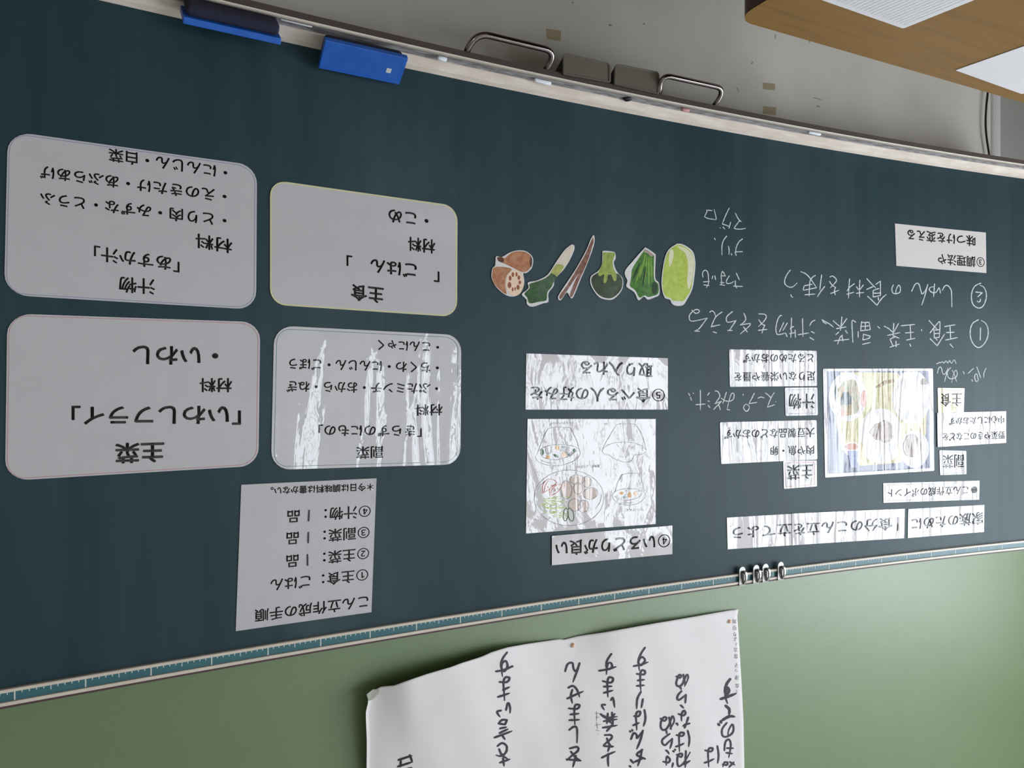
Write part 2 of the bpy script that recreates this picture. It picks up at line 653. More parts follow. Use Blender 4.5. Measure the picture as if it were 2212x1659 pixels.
def finger_plate(tl, tr, br, bl, side):
    off = 0.083
    q = [on_board(*p, off) for p in (tl, tr, br, bl)]
    # rounded outline, thin plate
    u = (q[1] + q[2] - q[0] - q[3]) / 2
    n = np.cross(u, np.array([0, 0, 1.0]))
    n /= np.linalg.norm(n)
    if n[1] > 0:
        n = -n
    out = []
    rad = 0.010
    for k, (c, p, s) in enumerate(((q[0], q[3], q[1]), (q[1], q[0], q[2]), (q[2], q[1], q[3]), (q[3], q[2], q[0]))):
        a = (p - c) / np.linalg.norm(p - c)
        b = (s - c) / np.linalg.norm(s - c)
        rr = rad if k < 2 else 0.003
        for t in (0, .25, .5, .75, 1):
            out.append((1 - t) ** 2 * (c + a * rr) + 2 * t * (1 - t) * c + t * t * (c + b * rr))
    k = len(out)
    cen = sum(out) / k
    inner = [cen + (p - cen) * 0.93 for p in out]
    V = [p - n * 0.004 for p in out] + [p + n * 0.0012 for p in out] + [p + n * 0.0012 for p in inner] + [p - n * 0.0008 for p in inner]
    F = [tuple(range(k))]
    for r_ in range(3):
        for i in range(k):
            F.append((r_ * k + i, r_ * k + (i + 1) % k, (r_ + 1) * k + (i + 1) % k, (r_ + 1) * k + i))
    F.append(tuple(3 * k + i for i in range(k)))
    pl = mesh('finger_plate', V, F, M['steel'], bb, label='grey metal finger plate with rounded corners')
    # wedge bracket behind it
    d = np.array([0, 1.0, 0])
    h = q[2][2] - q[1][2]
    V = []
    for e in (0.02, 0.98):
        lo = q[0] + (q[1] - q[0]) * e - n * 0.004
        hi = q[3] + (q[2] - q[3]) * e - n * 0.004
        V += [lo + np.array([0, 0, 0.003]), hi, hi + d * side, lo + d * 0.008 + np.array([0, 0, 0.010])]
    F = [(0, 1, 2, 3), (7, 6, 5, 4), (0, 4, 5, 1), (1, 5, 6, 2), (2, 6, 7, 3), (3, 7, 4, 0)]
    mesh('plate_bracket', V, F, M['steel_dark'], bb)


finger_plate((1217, 114), (1319, 137), (1319, 178), (1217, 160), 0.075)
finger_plate((1329, 137), (1424, 156), (1424, 203), (1327, 181), 0.075)

# chalk writing on the board
CH = [
    ('chalk writing of the line about preparing all four dishes', 1480, 660, 6.506, 2.2, """95,65 150,110 200,85 180,58 130,65 65,130 60,190 95,220 200,203 308,176;310,176 200,320 135,358;135,358 205,362;
345,95 375,75 410,100 430,160;520,90 430,160 365,298;365,298 490,270;395,370 445,385;
665,85 590,150 580,210 610,235 712,212;715,210 625,345;600,350 665,350;825,110 850,170 840,220 778,272;775,272 915,250;915,252 900,290 775,400;820,300 875,375;
1035,118 1120,125 1140,165 1100,230 1030,295;1035,200 1080,260 1118,275;1120,275 1095,330 1080,390;1030,348 1150,335;
1355,140 1335,145 1300,200 1275,320 1290,400 1340,405 1410,385;1410,385 1435,440;1435,245 1375,350;1385,240 1325,370;1495,175 1490,330 1485,450;1525,295 1480,320 1500,370;1465,395 1540,380;1545,345 1550,450;
1650,185 1655,435;1590,410 1735,385;1825,205 1780,230 1750,285;1775,365 1820,390;1755,450 1810,485;1935,225 1985,260"""),
    ('chalk writing of the dish names in the first line', 1800, 660, 6.506, 2.2, """0,215 50,260 100,300;120,160 112,260 100,350;190,185 150,240 115,290;45,325 180,300;75,375 35,410;170,350 200,390;15,495 220,475;130,415 95,450 60,545;120,420 135,500;
-160,200 -60,255 5,305;315,235 265,215 268,380 275,520;350,365 350,450;400,225 390,290 385,355;385,355 520,340;520,340 505,235;505,235 400,240;450,235 450,345;395,295 505,285;425,400 415,485;415,485 500,460 520,430;520,430 430,405;410,545 520,520;
625,295 655,320;715,290 780,325 845,385;850,250 845,350 840,440;915,255 880,320 850,375;765,420 935,380;850,425 925,460;800,470 870,440;800,585 930,540;800,480 840,570;880,500 885,585;
955,285 1145,265;1080,275 1090,470;1015,385 1130,375;1030,485 1150,460;1075,540 1090,575;1240,335 1242,357;
1345,210 1425,300 1455,330;1360,385 1425,300 1480,232;1480,232 1500,245 1490,445;1490,445 1420,455;1420,455 1415,330;1430,345 1490,340;1420,395 1490,390;1360,465 1460,565;1460,565 1565,400;1440,460 1460,490;
1565,295 1715,270;1640,285 1650,470;1590,380 1700,375;1580,485 1745,450;1640,540 1685,590;
2040,200 1960,250 1925,350 1935,470 1985,560 2050,590 2120,540 2170,440 2175,330 2140,250 2080,210;2070,315 2065,490"""),
    ('chalk writing of the second numbered line', 1680, 570, 9.217, 2.2, """250,125 185,210 140,320 150,410 235,465 310,450 385,380;260,615 275,650 305,665;
460,155 560,200 640,280 690,350 770,470;770,475 520,525;520,525 510,500 530,435;530,435 690,405;750,230 690,270 640,360 625,640;540,615 745,600;875,220 850,400 840,520;935,450 850,560 790,655;
1040,260 1100,245 1170,320 1130,390 1050,475;1030,350 1090,430 1150,465;1150,465 1130,540 1145,620;1055,590 1215,525;
1430,300 1415,500 1410,680;1525,395 1430,470 1380,540;1375,605 1515,565;1635,325 1628,500 1630,660;1570,455 1610,520;1705,420 1640,510;1565,585 1715,570;
1775,295 1870,400 1950,480;2010,490 1900,530;1900,530 1900,660;1900,660 2045,630;2045,630 2045,345;2045,345 1950,410;1890,455 1770,510;1910,585 2045,580;1790,645 1880,730 1975,825;1975,825 2070,690 2160,610;2000,670 2010,730"""),
    ('chalk writing at the start of the second numbered line', 1900, 570, 9.217, 2.2, """275,420 245,490 260,570 320,595 400,565 415,490 385,420 335,500 320,590;640,545 700,420 750,385 790,420 830,560 850,600 910,530 960,410;960,410 900,640 840,820;
1095,400 1085,530 1075,655;1210,580 1185,475 1130,560 1050,570 990,520 1010,470 1070,455;1250,525 1300,440 1360,435 1420,510 1435,620 1440,860;
2015,385 1900,440 1840,560 1830,700 1870,820 1970,880 2060,840 2120,700 2120,560 2070,460 2000,430;1915,560 2045,575;2045,575 1955,655;2010,700 2000,745 1970,760 1945,740"""),
    ('three short chalk words written in a column', 1500, 440, 8.729, 2.0, """330,130 225,120;235,120 235,150 190,245;190,245 260,280 400,300;400,300 410,270 370,105;655,85 590,220 525,380;525,380 650,425;685,350 650,465;540,440 575,480;485,455 490,460;
775,185 830,290 885,340;850,320 800,390 755,450 780,475 870,480 965,465;610,610 550,690 520,800 520,970;640,800 655,870 650,960;695,940 705,970;905,665 840,720 790,820 780,905;905,903 765,910;765,910 790,980;380,650 395,685;
160,1385 155,1300 200,1255 250,1290 265,1400 265,1500 225,1585;170,1475 285,1465;180,1530 280,1545;345,1365 335,1420;385,1360 400,1435;
585,1362 505,1360;505,1360 530,1275 585,1360;505,1360 515,1530;490,1485 560,1490;485,1525 575,1540;660,1360 610,1440 610,1500 680,1500 745,1465;790,1310 850,1440;770,1455 775,1540 800,1590;740,1555 910,1560"""),
    ('chalk words written beside the blue bordered label', 1480, 820, 10.055, 2.1, """75,300 105,355;115,385 140,450;180,290 180,305;330,230 332,450 330,660;235,545 435,530;525,285 485,345;500,460 530,480;500,560 540,610;
650,250 710,260 755,350 710,440 645,525;645,525 790,470;790,470 720,545 615,650;725,555 750,600 765,660;895,275 855,400 820,520;785,405 860,455 960,470 1040,430 1065,340 1035,290 995,330 950,470 910,650;910,650 970,660;
1260,315 1260,345;1505,295 1450,400 1385,520;1385,520 1560,495;1325,530 1280,570 1275,630 1330,690 1385,640 1385,570 1325,530;1585,400 1650,380 1725,400;1745,290 1810,340 1860,395;1935,285 1865,395 1785,600;1785,600 1945,545;1970,480 1975,485"""),
    ('chalk words with a wavy line near the board edge', 1990, 770, 14.747, 1.9, """490,225 530,225 580,185 620,200 680,170 720,210 770,155 800,150 850,210 900,130 960,215 1050,110 1110,235;515,530 550,390 600,335 645,380 670,500 710,570 780,520 850,370;850,370 790,600 740,810;
990,440 1060,590 1120,800;940,355 840,480 840,620 900,700 980,710 1080,680 1140,600 1140,500 1100,435 1030,560 970,830;1340,485 1370,560;1660,385 1495,540;1610,735 1640,800;
1770,335 1830,500 1895,680;1810,720 1780,580 1740,560 1705,620 1710,720 1760,800 1830,740;2060,380 2000,520 1990,680"""),
]
for lb, ox, oy, sc, w, s in CH:
    for row in s.split('\n'):
        parts = [ribbon(p, w, 0.35, 0.12) for p in parse(row, ox, oy, sc)]
        lay(parts, on_board, 'chalk_writing', M['chalkline'], bb, lb, 0.0004)


# ================================================================== cards and strips held on the board
def quad_point(q, u, v):
    a = q[0] + (q[1] - q[0]) * u
    b = q[3] + (q[2] - q[3]) * u
    return a + (b - a) * v


def sheet(q, rad=0.0, th=0.0008, base=0.0006, nu=14, nv=4):
    """q: four corners (TL,TR,BR,BL in the picture) -> curved slab on the board"""
    c = [on_board(*p) for p in q]
    wd_ = np.linalg.norm(c[1] - c[0])
    ht = np.linalg.norm(c[3] - c[0])
    us = set(i / nu for i in range(nu + 1))
    if rad:
        for k in range(0, 7):
            t = rad / wd_ * (1 - math.cos(k / 6 * math.pi / 2))
            us.add(t)
            us.add(1 - t)
    us = sorted(us)
    cols = []
    for u in us:
        d = min(u, 1 - u) * wd_
        ins = 0.0
        if rad and d < rad:
            ins = (rad - math.sqrt(max(0, rad * rad - (rad - d) ** 2))) / ht
        cols.append((u, ins))
    def P(u, v, o):
        X = quad_point([np.array((p[0], p[2])) for p in c], u, v)
        return (X[0], Yb(X[0]) - o, X[1])
    V, F = [], []
    n = len(cols)
    for lay_, o in ((0, base + th), (1, base)):
        for u, ins in cols:
            for j in range(nv + 1):
                V.append(P(u, ins + (1 - 2 * ins) * j / nv, o))
    k = nv + 1
    N = n * k
    for i in range(n - 1):
        for j in range(nv):
            a = i * k + j
            F.append((a, a + 1, a + k + 1, a + k))
            F.append((N + a, N + a + k, N + a + k + 1, N + a + 1))
    for i in range(n - 1):
        for j in (0, nv):
            a = i * k + j
            F.append((a, a + k, N + a + k, N + a))
    for i in (0, n - 1):
        for j in range(nv):
            a = i * k + j
            F.append((a, a + 1, N + a + 1, N + a))
    return V, F, c


def inset_line(q, ins, w, rad):
    """outline ribbon inside a card, in picture pixels"""
    q = [np.array(p, float) for p in q]
    W_ = np.linalg.norm(q[1] - q[0])
    H_ = np.linalg.norm(q[3] - q[0])
    def loop(d):
        r = max(rad - d, 0.5)
        pts = []
        for cx, cy, a0 in ((d + r, d + r, 180), (W_ - d - r, d + r, 270), (W_ - d - r, H_ - d - r, 0), (d + r, H_ - d - r, 90)):
            for k in range(7):
                a = math.radians(a0 + 90 * k / 6)
                x, y = cx + r * math.cos(a), cy + r * math.sin(a)
                pts.append(quad_point(q, x / W_, y / H_))
            # straight part gets extra points so that it follows the curved board
        out = []
        for i, p in enumerate(pts):
            nx_ = pts[(i + 1) % len(pts)]
            m_ = max(1, int(np.linalg.norm(nx_ - p) / 30))
            out += [p + (nx_ - p) * t / m_ for t in range(m_)]
        return out
    A = loop(ins)
    B = []
    qc = sum(q) / 4
    for p in A:
        B.append(None)
    # second loop: shift each point towards the centre along its normal
    n = len(A)
    for i in range(n):
        t = A[(i + 1) % n] - A[i - 1]
        t = t / np.linalg.norm(t)
        nn = np.array([-t[1], t[0]])
        if np.dot(nn, qc - A[i]) < 0:
            nn = -nn
        B[i] = A[i] + nn * w
    V = A + B
    F = [(i, (i + 1) % n, n + (i + 1) % n, n + i) for i in range(n)]
    return V, F


def card(name, label, cat, q, texts, strokes=(), rad_m=0.0, rad_px=0, border=None, matkey='card', inkkey='ink', group=None, base=0.0006, film=None, soff=0.014, extra=None):
    V, F, c = sheet(q, rad_m, base=base)
    cen = sum(c) / 4
    cen = np.array([cen[0], Yb(cen[0]) - base, min(p[2] for p in c)])
    t = thing(name, label, cat, cen, group)
    mesh('sheet', V, F, M[matkey], t)
    top = base + 0.0008
    if border:
        for ins, w, mk in border:
            v, f = inset_line(q, ins, w, rad_px)
            lay([(v, f)], on_board, 'printed_border', M[mk], t, off=top + 0.00015)
    strokes = list(strokes)
    for tx in texts:
        s, A, B, H = tx[:4]
        parts = [line_of_text(s, A, B, H, tx[4] if len(tx) > 4 else soff)]
        for st in list(strokes):
            if abs(st[0][0][1] - (A[1] + B[1]) / 2) < H or len(texts) == 1:
                parts.append(ribbon(st[0], st[1], 0.1))
                strokes.remove(st)
        lay(parts, on_board, 'lettering', M[inkkey], t, off=top + 0.0003)
    return t, top


RC = 0.034
card('menu_card', 'large white laminated card with blue border listing soup ingredients', 'card',
     [(17, 283), (555, 358), (553, 669), (9, 637)],
     [('汁物', (336, 620), (256, 614), 36), ('「あすか汁」', (412.6, 576), (178.5, 543), 34), ('材料', (502.5, 533), (421.5, 519), 33),
      ('・とり肉・みずな・とうふ', (502.5, 478.7), (86, 428), 30), ('・えのきたけ・あぶらあげ', (502.5, 426.8), (86, 371), 30), ('・にんじん・白菜', (503.8, 375.7), (234, 333.7), 30)],
     rad_m=RC, rad_px=44, border=[(3.5, 1.2, 'p_blue')], group='large rounded menu cards', soff=0.016)
card('menu_card', 'large white laminated card with red border about the fried sardine dish', 'card',
     [(16, 677), (562, 696), (558, 1006), (11, 1039)],
     [('主菜', (356.7, 976), (248, 979.5), 46, 0.024), ('「いわしフライ」', (554.6, 895.4), (120.7, 898.7), 45, 0.022), ('材料', (501.8, 832), (431, 832), 32, 0.02), ('・いわし', (491, 769), (282, 767), 46, 0.022)],
     rad_m=RC, rad_px=44, border=[(3.5, 1.2, 'p_red')], group='large rounded menu cards')
card('menu_card', 'white laminated card with pale yellow rim for the rice dish', 'card',
     [(583, 388), (988, 445), (987, 685), (583, 658)],
     [('主食', (830.3, 638.9), (757.5, 630.6), 37, 0.022), ('ごはん', (905, 586), (799, 573.4), 34, 0.02), ('「', (971.7, 596), (936.4, 592), 34, 0.018), ('」', (761.7, 569), (726.4, 565), 34, 0.018),
      ('材料', (940.5, 533.5), (881, 526), 32, 0.02), ('・こめ', (938.5, 479.8), (836.6, 464.8), 33, 0.02)],
     rad_m=0.034, rad_px=34, border=[(0.4, 3.0, 'p_yellow')], group='large rounded menu cards')
card('menu_card', 'glossy white laminated card with grey green border listing side dish ingredients', 'card',
     [(592, 703), (996, 724), (994, 1003), (585, 1015)],
     [('副菜', (829, 976.5), (769, 978), 28), ('「きらずのにもの」', (929.3, 931), (669.7, 930), 27), ('材料', (956.7, 885), (896.6, 886), 26),
      ('・ぶたミンチ・おから・ねぎ', (956.3, 839.7), (618, 834.7), 26), ('・ちくわ・にんじん・ごぼう', (957.8, 795), (620, 785.5), 26), ('・こんにゃく', (957.8, 750.7), (810, 745), 25)],
     rad_m=0.036, rad_px=36, border=[(6, 1.1, 'p_green')], group='large rounded menu cards', matkey='card_g', inkkey='ink_g', soff=0.016)
Zp = lambda *p: [(480 + a / 4.608, 1020 + b / 4.608) for a, b in p]
card('instruction_sheet', 'square white laminated sheet of four numbered steps near the top ruler', 'sheet',
     [(521, 1047), (813, 1033), (802, 1322), (509, 1363)],
     [('こん立作成の手順', (800.7, 1298.9), (549.9, 1330.8), 29), ('①主食：ごはん', (798, 1241), (582.9, 1265), 29), ('②主菜：　品', (800, 1195), (616.7, 1213.8), 29),
      ('③副菜：　品', (801, 1149.8), (617, 1164.3), 29), ('④汁物：　品', (803.4, 1104), (618.9, 1117), 29), ('＊今日は調味料は書かない。', (809, 1051.5), (573.3, 1061), 18, 0.02)],
     strokes=[(Zp((850, 925), (848, 822)), 4.2), (Zp((855, 700), (858, 602)), 4.2), (Zp((860, 482), (865, 382)), 4.2)])
card('word_strip', 'glossy laminated strip with circled five in two lines of bold text', 'strip',
     [(1136.2, 763.5), (1442, 773.8), (1442, 884.7), (1134.7, 884.7)],
     [('⑤食べる人の好みを', (1439, 854.5), (1142, 849.4), 33, 0.018), ('取り入れる', (1410.4, 800.3), (1250.7, 793.6), 33, 0.022)], matkey='card_b', inkkey='ink_b')
card('word_strip', 'glossy laminated strip with circled four above the plate drawing', 'strip',
     [(1191, 1157.4), (1451, 1134.8), (1451, 1196.6), (1191, 1220.7)],
     [('④いろどりが良い', (1450.5, 1168), (1198, 1185.5), 34, 0.022)], matkey='card_b', inkkey='ink_b', base=0.0018)
Zt = lambda *p: [(1560 + a / 5.53, 1080 + b / 5.53) for a, b in p]
card('title_strip', 'long glossy title strip starting with the figure one, second from the board end', 'strip',
     [(1709.2, 1109), (1952.8, 1098.6), (1951.5, 1162.3), (1710, 1177.6)],
     [('食分のこん立を', (1928, 1131.5), (1711, 1144.7), 29, 0.016)], strokes=[(Zt((2100, 210), (2095, 365)), 3)], matkey='card_w', inkkey='ink2', base=0.0018)
card('title_strip', 'glossy title strip with the last four characters of the title', 'strip',
     [(1569.4, 1118), (1713, 1109.6), (1713, 1177.6), (1571.2, 1186.3)],
     [('立てよう', (1711, 1143.7), (1576.3, 1152), 29, 0.016)], matkey='card_w', inkkey='ink2')
card('title_strip', 'white title strip with the first six characters nearest the board end', 'strip',
     [(1960.8, 1099.6), (2125.4, 1090.5), (2124.8, 1149), (1960, 1162.2)],
     [('家族のために', (2124.8, 1118.7), (1966.8, 1133), 29, 0.016)], matkey='card_w', inkkey='ink2')
card('word_strip', 'narrow white strip with a round bullet just below the title strips', 'strip',
     [(1907, 1043.7), (2115, 1038.2), (2114.2, 1079.2), (1907.6, 1086.2)],
     [('●こん立作成のポイント', (2112.6, 1058), (1915, 1065.6), 20, 0.01)], border=[(4, 0.9, 'ink_grey')], matkey='card_w', inkkey='ink2', rad_px=3)
card('label_card', 'wide white label in two lines about extra nutrition touching the blue bordered label', 'label',
     [(1574.2, 754.6), (1763.5, 757.9), (1764, 833.8), (1575.8, 835.5)],
     [('足りない栄養や量を', (1761.9, 812.2), (1584, 814.3), 22), ('とるためのおかず', (1760.8, 773.6), (1603.5, 773.9), 22)], matkey='card_w', inkkey='ink2', rad_m=0.004)
card('label_card', 'small square label with blue border left of the chalk soup words', 'label',
     [(1694.6, 837.6), (1764.6, 837), (1765.7, 896.8), (1696.2, 898.4)],
     [('汁物', (1761.3, 865.9), (1702.7, 867.5), 35, 0.012)], border=[(4, 1.1, 'p_blue')], matkey='card_w', inkkey='ink2', rad_m=0.004, rad_px=5)
card('label_card', 'wide white label in two lines about meat, fish and egg dishes', 'label',
     [(1554.3, 912.2), (1763, 907.4), (1764.8, 992.5), (1556.8, 1002.3)],
     [('肉や魚・卵', (1760.3, 972.8), (1663.1, 973.9), 22), ('大豆製品などのおかず', (1760.2, 933.9), (1563.3, 938.6), 22)], matkey='card_w', inkkey='ink2', rad_m=0.004)
card('label_card', 'small square label with red border for the main dish', 'label',
     [(1691, 995.8), (1763.5, 994.2), (1764, 1050.6), (1692.8, 1056)],
     [('主菜', (1757, 1018), (1699.5, 1021.3), 34, 0.014)], border=[(4, 1.1, 'p_red')], matkey='card_w', inkkey='ink2', rad_m=0.003, rad_px=4)
card('label_card', 'small cream label for the staple dish beside the meal photograph', 'label',
     [(2024.3, 837.9), (2082.7, 838.6), (2081, 892), (2025.7, 892)],
     [('主食', (2079, 863), (2030.6, 864.4), 31, 0.008)], matkey='card_y', inkkey='ink2', rad_m=0.003)
card('label_card', 'wide label in two lines about vegetables and mushrooms near the board end', 'label',
     [(2022.6, 891.6), (2171.6, 888.3), (2171.8, 956.6), (2023.9, 965.6)],
     [('野菜やきのこなどを', (2170.8, 939.8), (2034.9, 944.4), 19), ('中心にしたおかず', (2170.5, 906.2), (2049.1, 910.5), 18)], matkey='card_w', inkkey='ink2', base=0.0018)
card('label_card', 'small square label with green border for the side dish', 'label',
     [(2028.3, 972.5), (2086.3, 973.9), (2086.7, 1024.3), (2029.9, 1026.3)],
     [('副菜', (2083.6, 995.8), (2035.9, 997), 31, 0.008)], border=[(2.5, 1.1, 'p_green')], matkey='card_w', inkkey='ink2', rad_m=0.004, rad_px=4)
card('word_strip', 'matte white strip with circled three near the chalk numbers', 'strip',
     [(1932.3, 483), (2128.7, 502.5), (2129.8, 589.9), (1935.3, 574.2)],
     [('③調理法や', (2128.7, 567.6), (2024.8, 559), 25), ('味つけを変える', (2108.3, 521), (1957.5, 506.3), 25, 0.018)], matkey='matte_card', inkkey='matte_ink')

# ------------------------------------------------------------------ meal photograph
PP = {}


def pm(k, rgb, var=0.12, rgb2=None, film='strip'):
    if k not in PP:
        B = MatB('print_' + k)
        c = lin(rgb)
        c2 = lin(rgb2) if rgb2 else tuple(v * (1 - var * 2) for v in c)
        B.L.new(B.ramp(B.noise((90, 90, 90), 3), [(0.35, c), (0.68, c2)]), B.b.inputs['Base Color'])
        B.b.inputs['Roughness'].default_value = 0.7
        B.b.inputs['Specular IOR Level'].default_value = 0.2
        if film:
            B.b.inputs['Coat Weight'].default_value = 1.0 if film == 'strip' else 0.25
            B.b.inputs['Coat Roughness'].default_value = 0.06 if film == 'strip' else 0.3
            bp = B.new('ShaderNodeBump')
            bp.inputs['Distance'].default_value = 0.021
            B.L.new(B.noise((13, 13, 1.2) if film == 'strip' else (9, 9, 4), 2.0, 0.5, 0.6), bp.inputs['Height'])
            B.L.new(bp.outputs[0], B.b.inputs['Coat Normal'])
        PP[k] = B.m
    return PP[k]


def ell(cx, cy, rx, ry, n=36, wob=0.0, rot=0.0, a0=0, a1=360):
    V = []
    for i in range(n):
        a = math.radians(a0 + (a1 - a0) * i / (n if a1 - a0 == 360 else n - 1))
        k = 1 + wob * math.sin(3 * a + cx) + wob * 0.6 * math.sin(7 * a + cy)
        x, y = rx * k * math.cos(a), ry * k * math.sin(a)
        V.append((cx + x * math.cos(rot) - y * math.sin(rot), cy + x * math.sin(rot) + y * math.cos(rot)))
    return V, [tuple(range(n))]


def toz(part, ox, oy, sc, step=9.0):
    """fill an outline with small triangles so that it can follow the curved board"""
    v, _ = part
    P = [Vector((ox + a / sc, oy + b / sc)) for a, b in v]
    n = len(P)
    pts = list(P)
    xs = [p.x for p in P]
    ys = [p.y for p in P]
    y = min(ys) + step / 2
    while y < max(ys):
        x = min(xs) + step / 2
        while x < max(xs):
            q = Vector((x, y))
            if min((q - p).length for p in P) > step * 0.3:
                pts.append(q)
            x += step
        y += step
    r = delaunay_2d_cdt(pts, [(i, (i + 1) % n) for i in range(n)], [], 1, 1e-4)
    vv, ff = r[0], [tuple(f) for f in r[2]]
    # keep only triangles whose centre lies inside the outline
    out = []
    for f in ff:
        cx = sum(vv[i].x for i in f) / 3
        cy = sum(vv[i].y for i in f) / 3
        ins = False
        for i in range(n):
            a, b = P[i], P[i - 1]
            if (a.y > cy) != (b.y > cy) and cx < (b.x - a.x) * (cy - a.y) / (b.y - a.y) + a.x:
                ins = not ins
        if ins:
            out.append(f)
    return [(p.x, p.y) for p in vv], out


phq = [(1776.9, 796.5), (2014.3, 796), (2017.4, 1017), (1781.5, 1031.7)]
ph, top = card('meal_photograph', 'glossy photograph of a meal of plates and bowls on a tray', 'photograph', phq, [], matkey='card_w', rad_m=0.004)
fz = (1760, 785, 6.507)


def poly(*p):
    return list(p), [tuple(range(len(p)))]


lvl = [
    ('background', pm('slate', (112, 116, 138)), [poly((175, 110), (1600, 105), (1625, 1470), (185, 1550))]),
    ('tray_mat', pm('straw', (196, 188, 150), rgb2=(172, 164, 124)), [poly((360, 125), (1150, 120), (1580, 600), (1560, 1000), (1210, 1395), (640, 1440), (470, 1240), (370, 1210), (300, 800))]),
    ('plates', pm('china', (208, 206, 208), 0.05), [ell(465, 470, 268, 345), ell(1360, 470, 270, 375), ell(925, 960, 300, 325), ell(925, 1240, 235, 165), ell(1400, 1205, 205, 262), ell(520, 1200, 115, 100)]),
    ('salad', pm('salad', (176, 150, 120), rgb2=(120, 132, 104)), [ell(470, 480, 175, 250, wob=0.08)]),
    ('salad_leaf', pm('leaf', (96, 108, 112)), [ell(440, 500, 80, 95, wob=0.12), ell(300, 420, 22, 120, wob=0.1)]),
    ('tomato', pm('tomato', (196, 140, 122)), [ell(690, 500, 40, 120, wob=0.06), ell(390, 700, 70, 50, wob=0.1), ell(520, 1170, 90, 45, wob=0.05)]),
    ('rice', pm('rice', (214, 212, 214), 0.03), [ell(1330, 480, 190, 280, wob=0.04)]),
    ('fish', pm('fish', (132, 116, 108), rgb2=(164, 150, 142)), [ell(960, 960, 160, 150, wob=0.1), ell(1540, 260, 50, 45, wob=0.1)]),
    ('broth', pm('broth', (140, 128, 124), rgb2=(160, 146, 140)), [ell(1370, 1160, 125, 165, wob=0.04)]),
    ('glass', pm('glassblue', (150, 158, 190)), [poly((470, 1230), (610, 1230), (590, 1460), (500, 1470))]),
    ('chopsticks', pm('chop', (156, 130, 96)), [poly((860, 330), (1000, 240), (1130, 225), (1130, 265), (1010, 285), (880, 350))]),
]
for i, (nm, mt, prs) in enumerate(lvl):
    lay([toz(p, *fz) for p in prs], on_board, nm, mt, ph, off=top + 0.0002 + 0.00012 * i)

# ------------------------------------------------------------------ hand drawn plate sheet
dq = [(1139, 905), (1415.6, 905), (1415.6, 1131.8), (1135.6, 1152.3)]
dr, top = card('drawing_sheet', 'laminated sheet with coloured pencil drawing of plates and bowls', 'drawing', dq, [], matkey='card_b')
dz = (1130, 900, 6.38)


def ring(cx, cy, rx, ry, a0=0, a1=360, n=28, rot=0.0):
    v, _ = ell(cx, cy, rx, ry, n, 0, rot, a0, a1)
    return v + ([v[0]] if a1 - a0 == 360 else [])


pen = [
    ring(635, 1120, 480, 382), [(205, 1010), (260, 930), (330, 870)], [(1085, 1080), (1060, 1180), (1000, 1270)],
    [(345, 165), (420, 150), (540, 145), (655, 155)], [(655, 155), (700, 250), (750, 350), (780, 480)], [(345, 165), (300, 250), (240, 400), (195, 520)],
    ring(510, 480, 275, 95, -178, -2), [(170, 540), (200, 610), (290, 655), (420, 680), (560, 665), (700, 610), (780, 540), (790, 480)], [(240, 500), (280, 560), (400, 592), (520, 585), (640, 540), (740, 470)], [(240, 590), (320, 630), (450, 640)],
    [(1290, 110), (1400, 95), (1550, 105)], [(1550, 105), (1620, 210), (1670, 340), (1700, 470)], [(1290, 110), (1200, 260), (1130, 380), (1090, 480)],
    ring(1395, 480, 300, 130, -170, -10), [(1090, 480), (1130, 520), (1190, 530), (1260, 580), (1340, 610), (1420, 632), (1500, 600), (1540, 530), (1640, 520), (1700, 480)], [(1290, 380), (1320, 415)], [(1330, 545), (1370, 555)],
    [(1365, 800), (1470, 780), (1590, 785)], [(1590, 785), (1640, 880), (1675, 1030)], [(1365, 800), (1310, 900), (1265, 1045)],
    ring(1465, 1080, 225, 88, -175, -5), [(1235, 1080), (1250, 1140), (1330, 1200), (1450, 1220), (1590, 1195), (1680, 1120), (1690, 1060)], [(1265, 1100), (1330, 1140), (1460, 1150), (1600, 1110), (1640, 1060)], [(1360, 1180), (1430, 1190), (1510, 1188)],
    ring(745, 870, 100, 65), ring(880, 900, 65, 75), ring(600, 1010, 75, 125), ring(930, 1060, 100, 80, rot=-0.3), ring(760, 990, 60, 80), ring(710, 1220, 85, 85), ring(835, 1235, 70, 85, rot=0.4), [(800, 1160), (830, 1200), (800, 1260), (745, 1300)],
    [(310, 420), (320, 500), (380, 505), (390, 410)], [(600, 430), (600, 500), (670, 500)],
]
blobs = [  # pencil colours lightened, glare on the film put into them
    ('meat', pm('meat', (206, 188, 180), 0.07), [ell(745, 880, 95, 62, wob=0.05), ell(880, 905, 62, 72, wob=0.05), ell(600, 1010, 72, 122, wob=0.05), ell(930, 1060, 96, 76, wob=0.05, rot=-0.3), ell(765, 990, 90, 90, wob=0.05), ell(710, 1220, 82, 82, wob=0.05), ell(835, 1235, 66, 82, wob=0.05, rot=0.4), ell(700, 1080, 60, 60)]),
    ('orange_pieces', pm('orange', (222, 180, 132), 0.06), [ell(475, 430, 32, 30, wob=0.08), ell(345, 555, 32, 26, wob=0.08), ell(560, 525, 36, 28, wob=0.1), ell(1355, 1055, 30, 22, wob=0.1), ell(1470, 1080, 28, 40, wob=0.1), ell(1550, 1060, 26, 26, wob=0.1)]),
    ('green_pieces', pm('greens', (92, 124, 98), 0.1), [ell(265, 490, 24, 46, wob=0.06), ell(452, 540, 40, 18, rot=0.5), ell(555, 418, 34, 12), ell(1402, 1112, 20, 20, wob=0.1), ell(520, 470, 14, 12), ell(705, 465, 20, 25), ell(625, 525, 16, 10), ell(1420, 1018, 14, 10), ell(1610, 1025, 14, 14)]),
]
for i, (nm, mt, prs) in enumerate(blobs):
    lay([toz(p, *dz) for p in prs], on_board, nm, mt, dr, off=top + 0.0002 + 0.0001 * i)
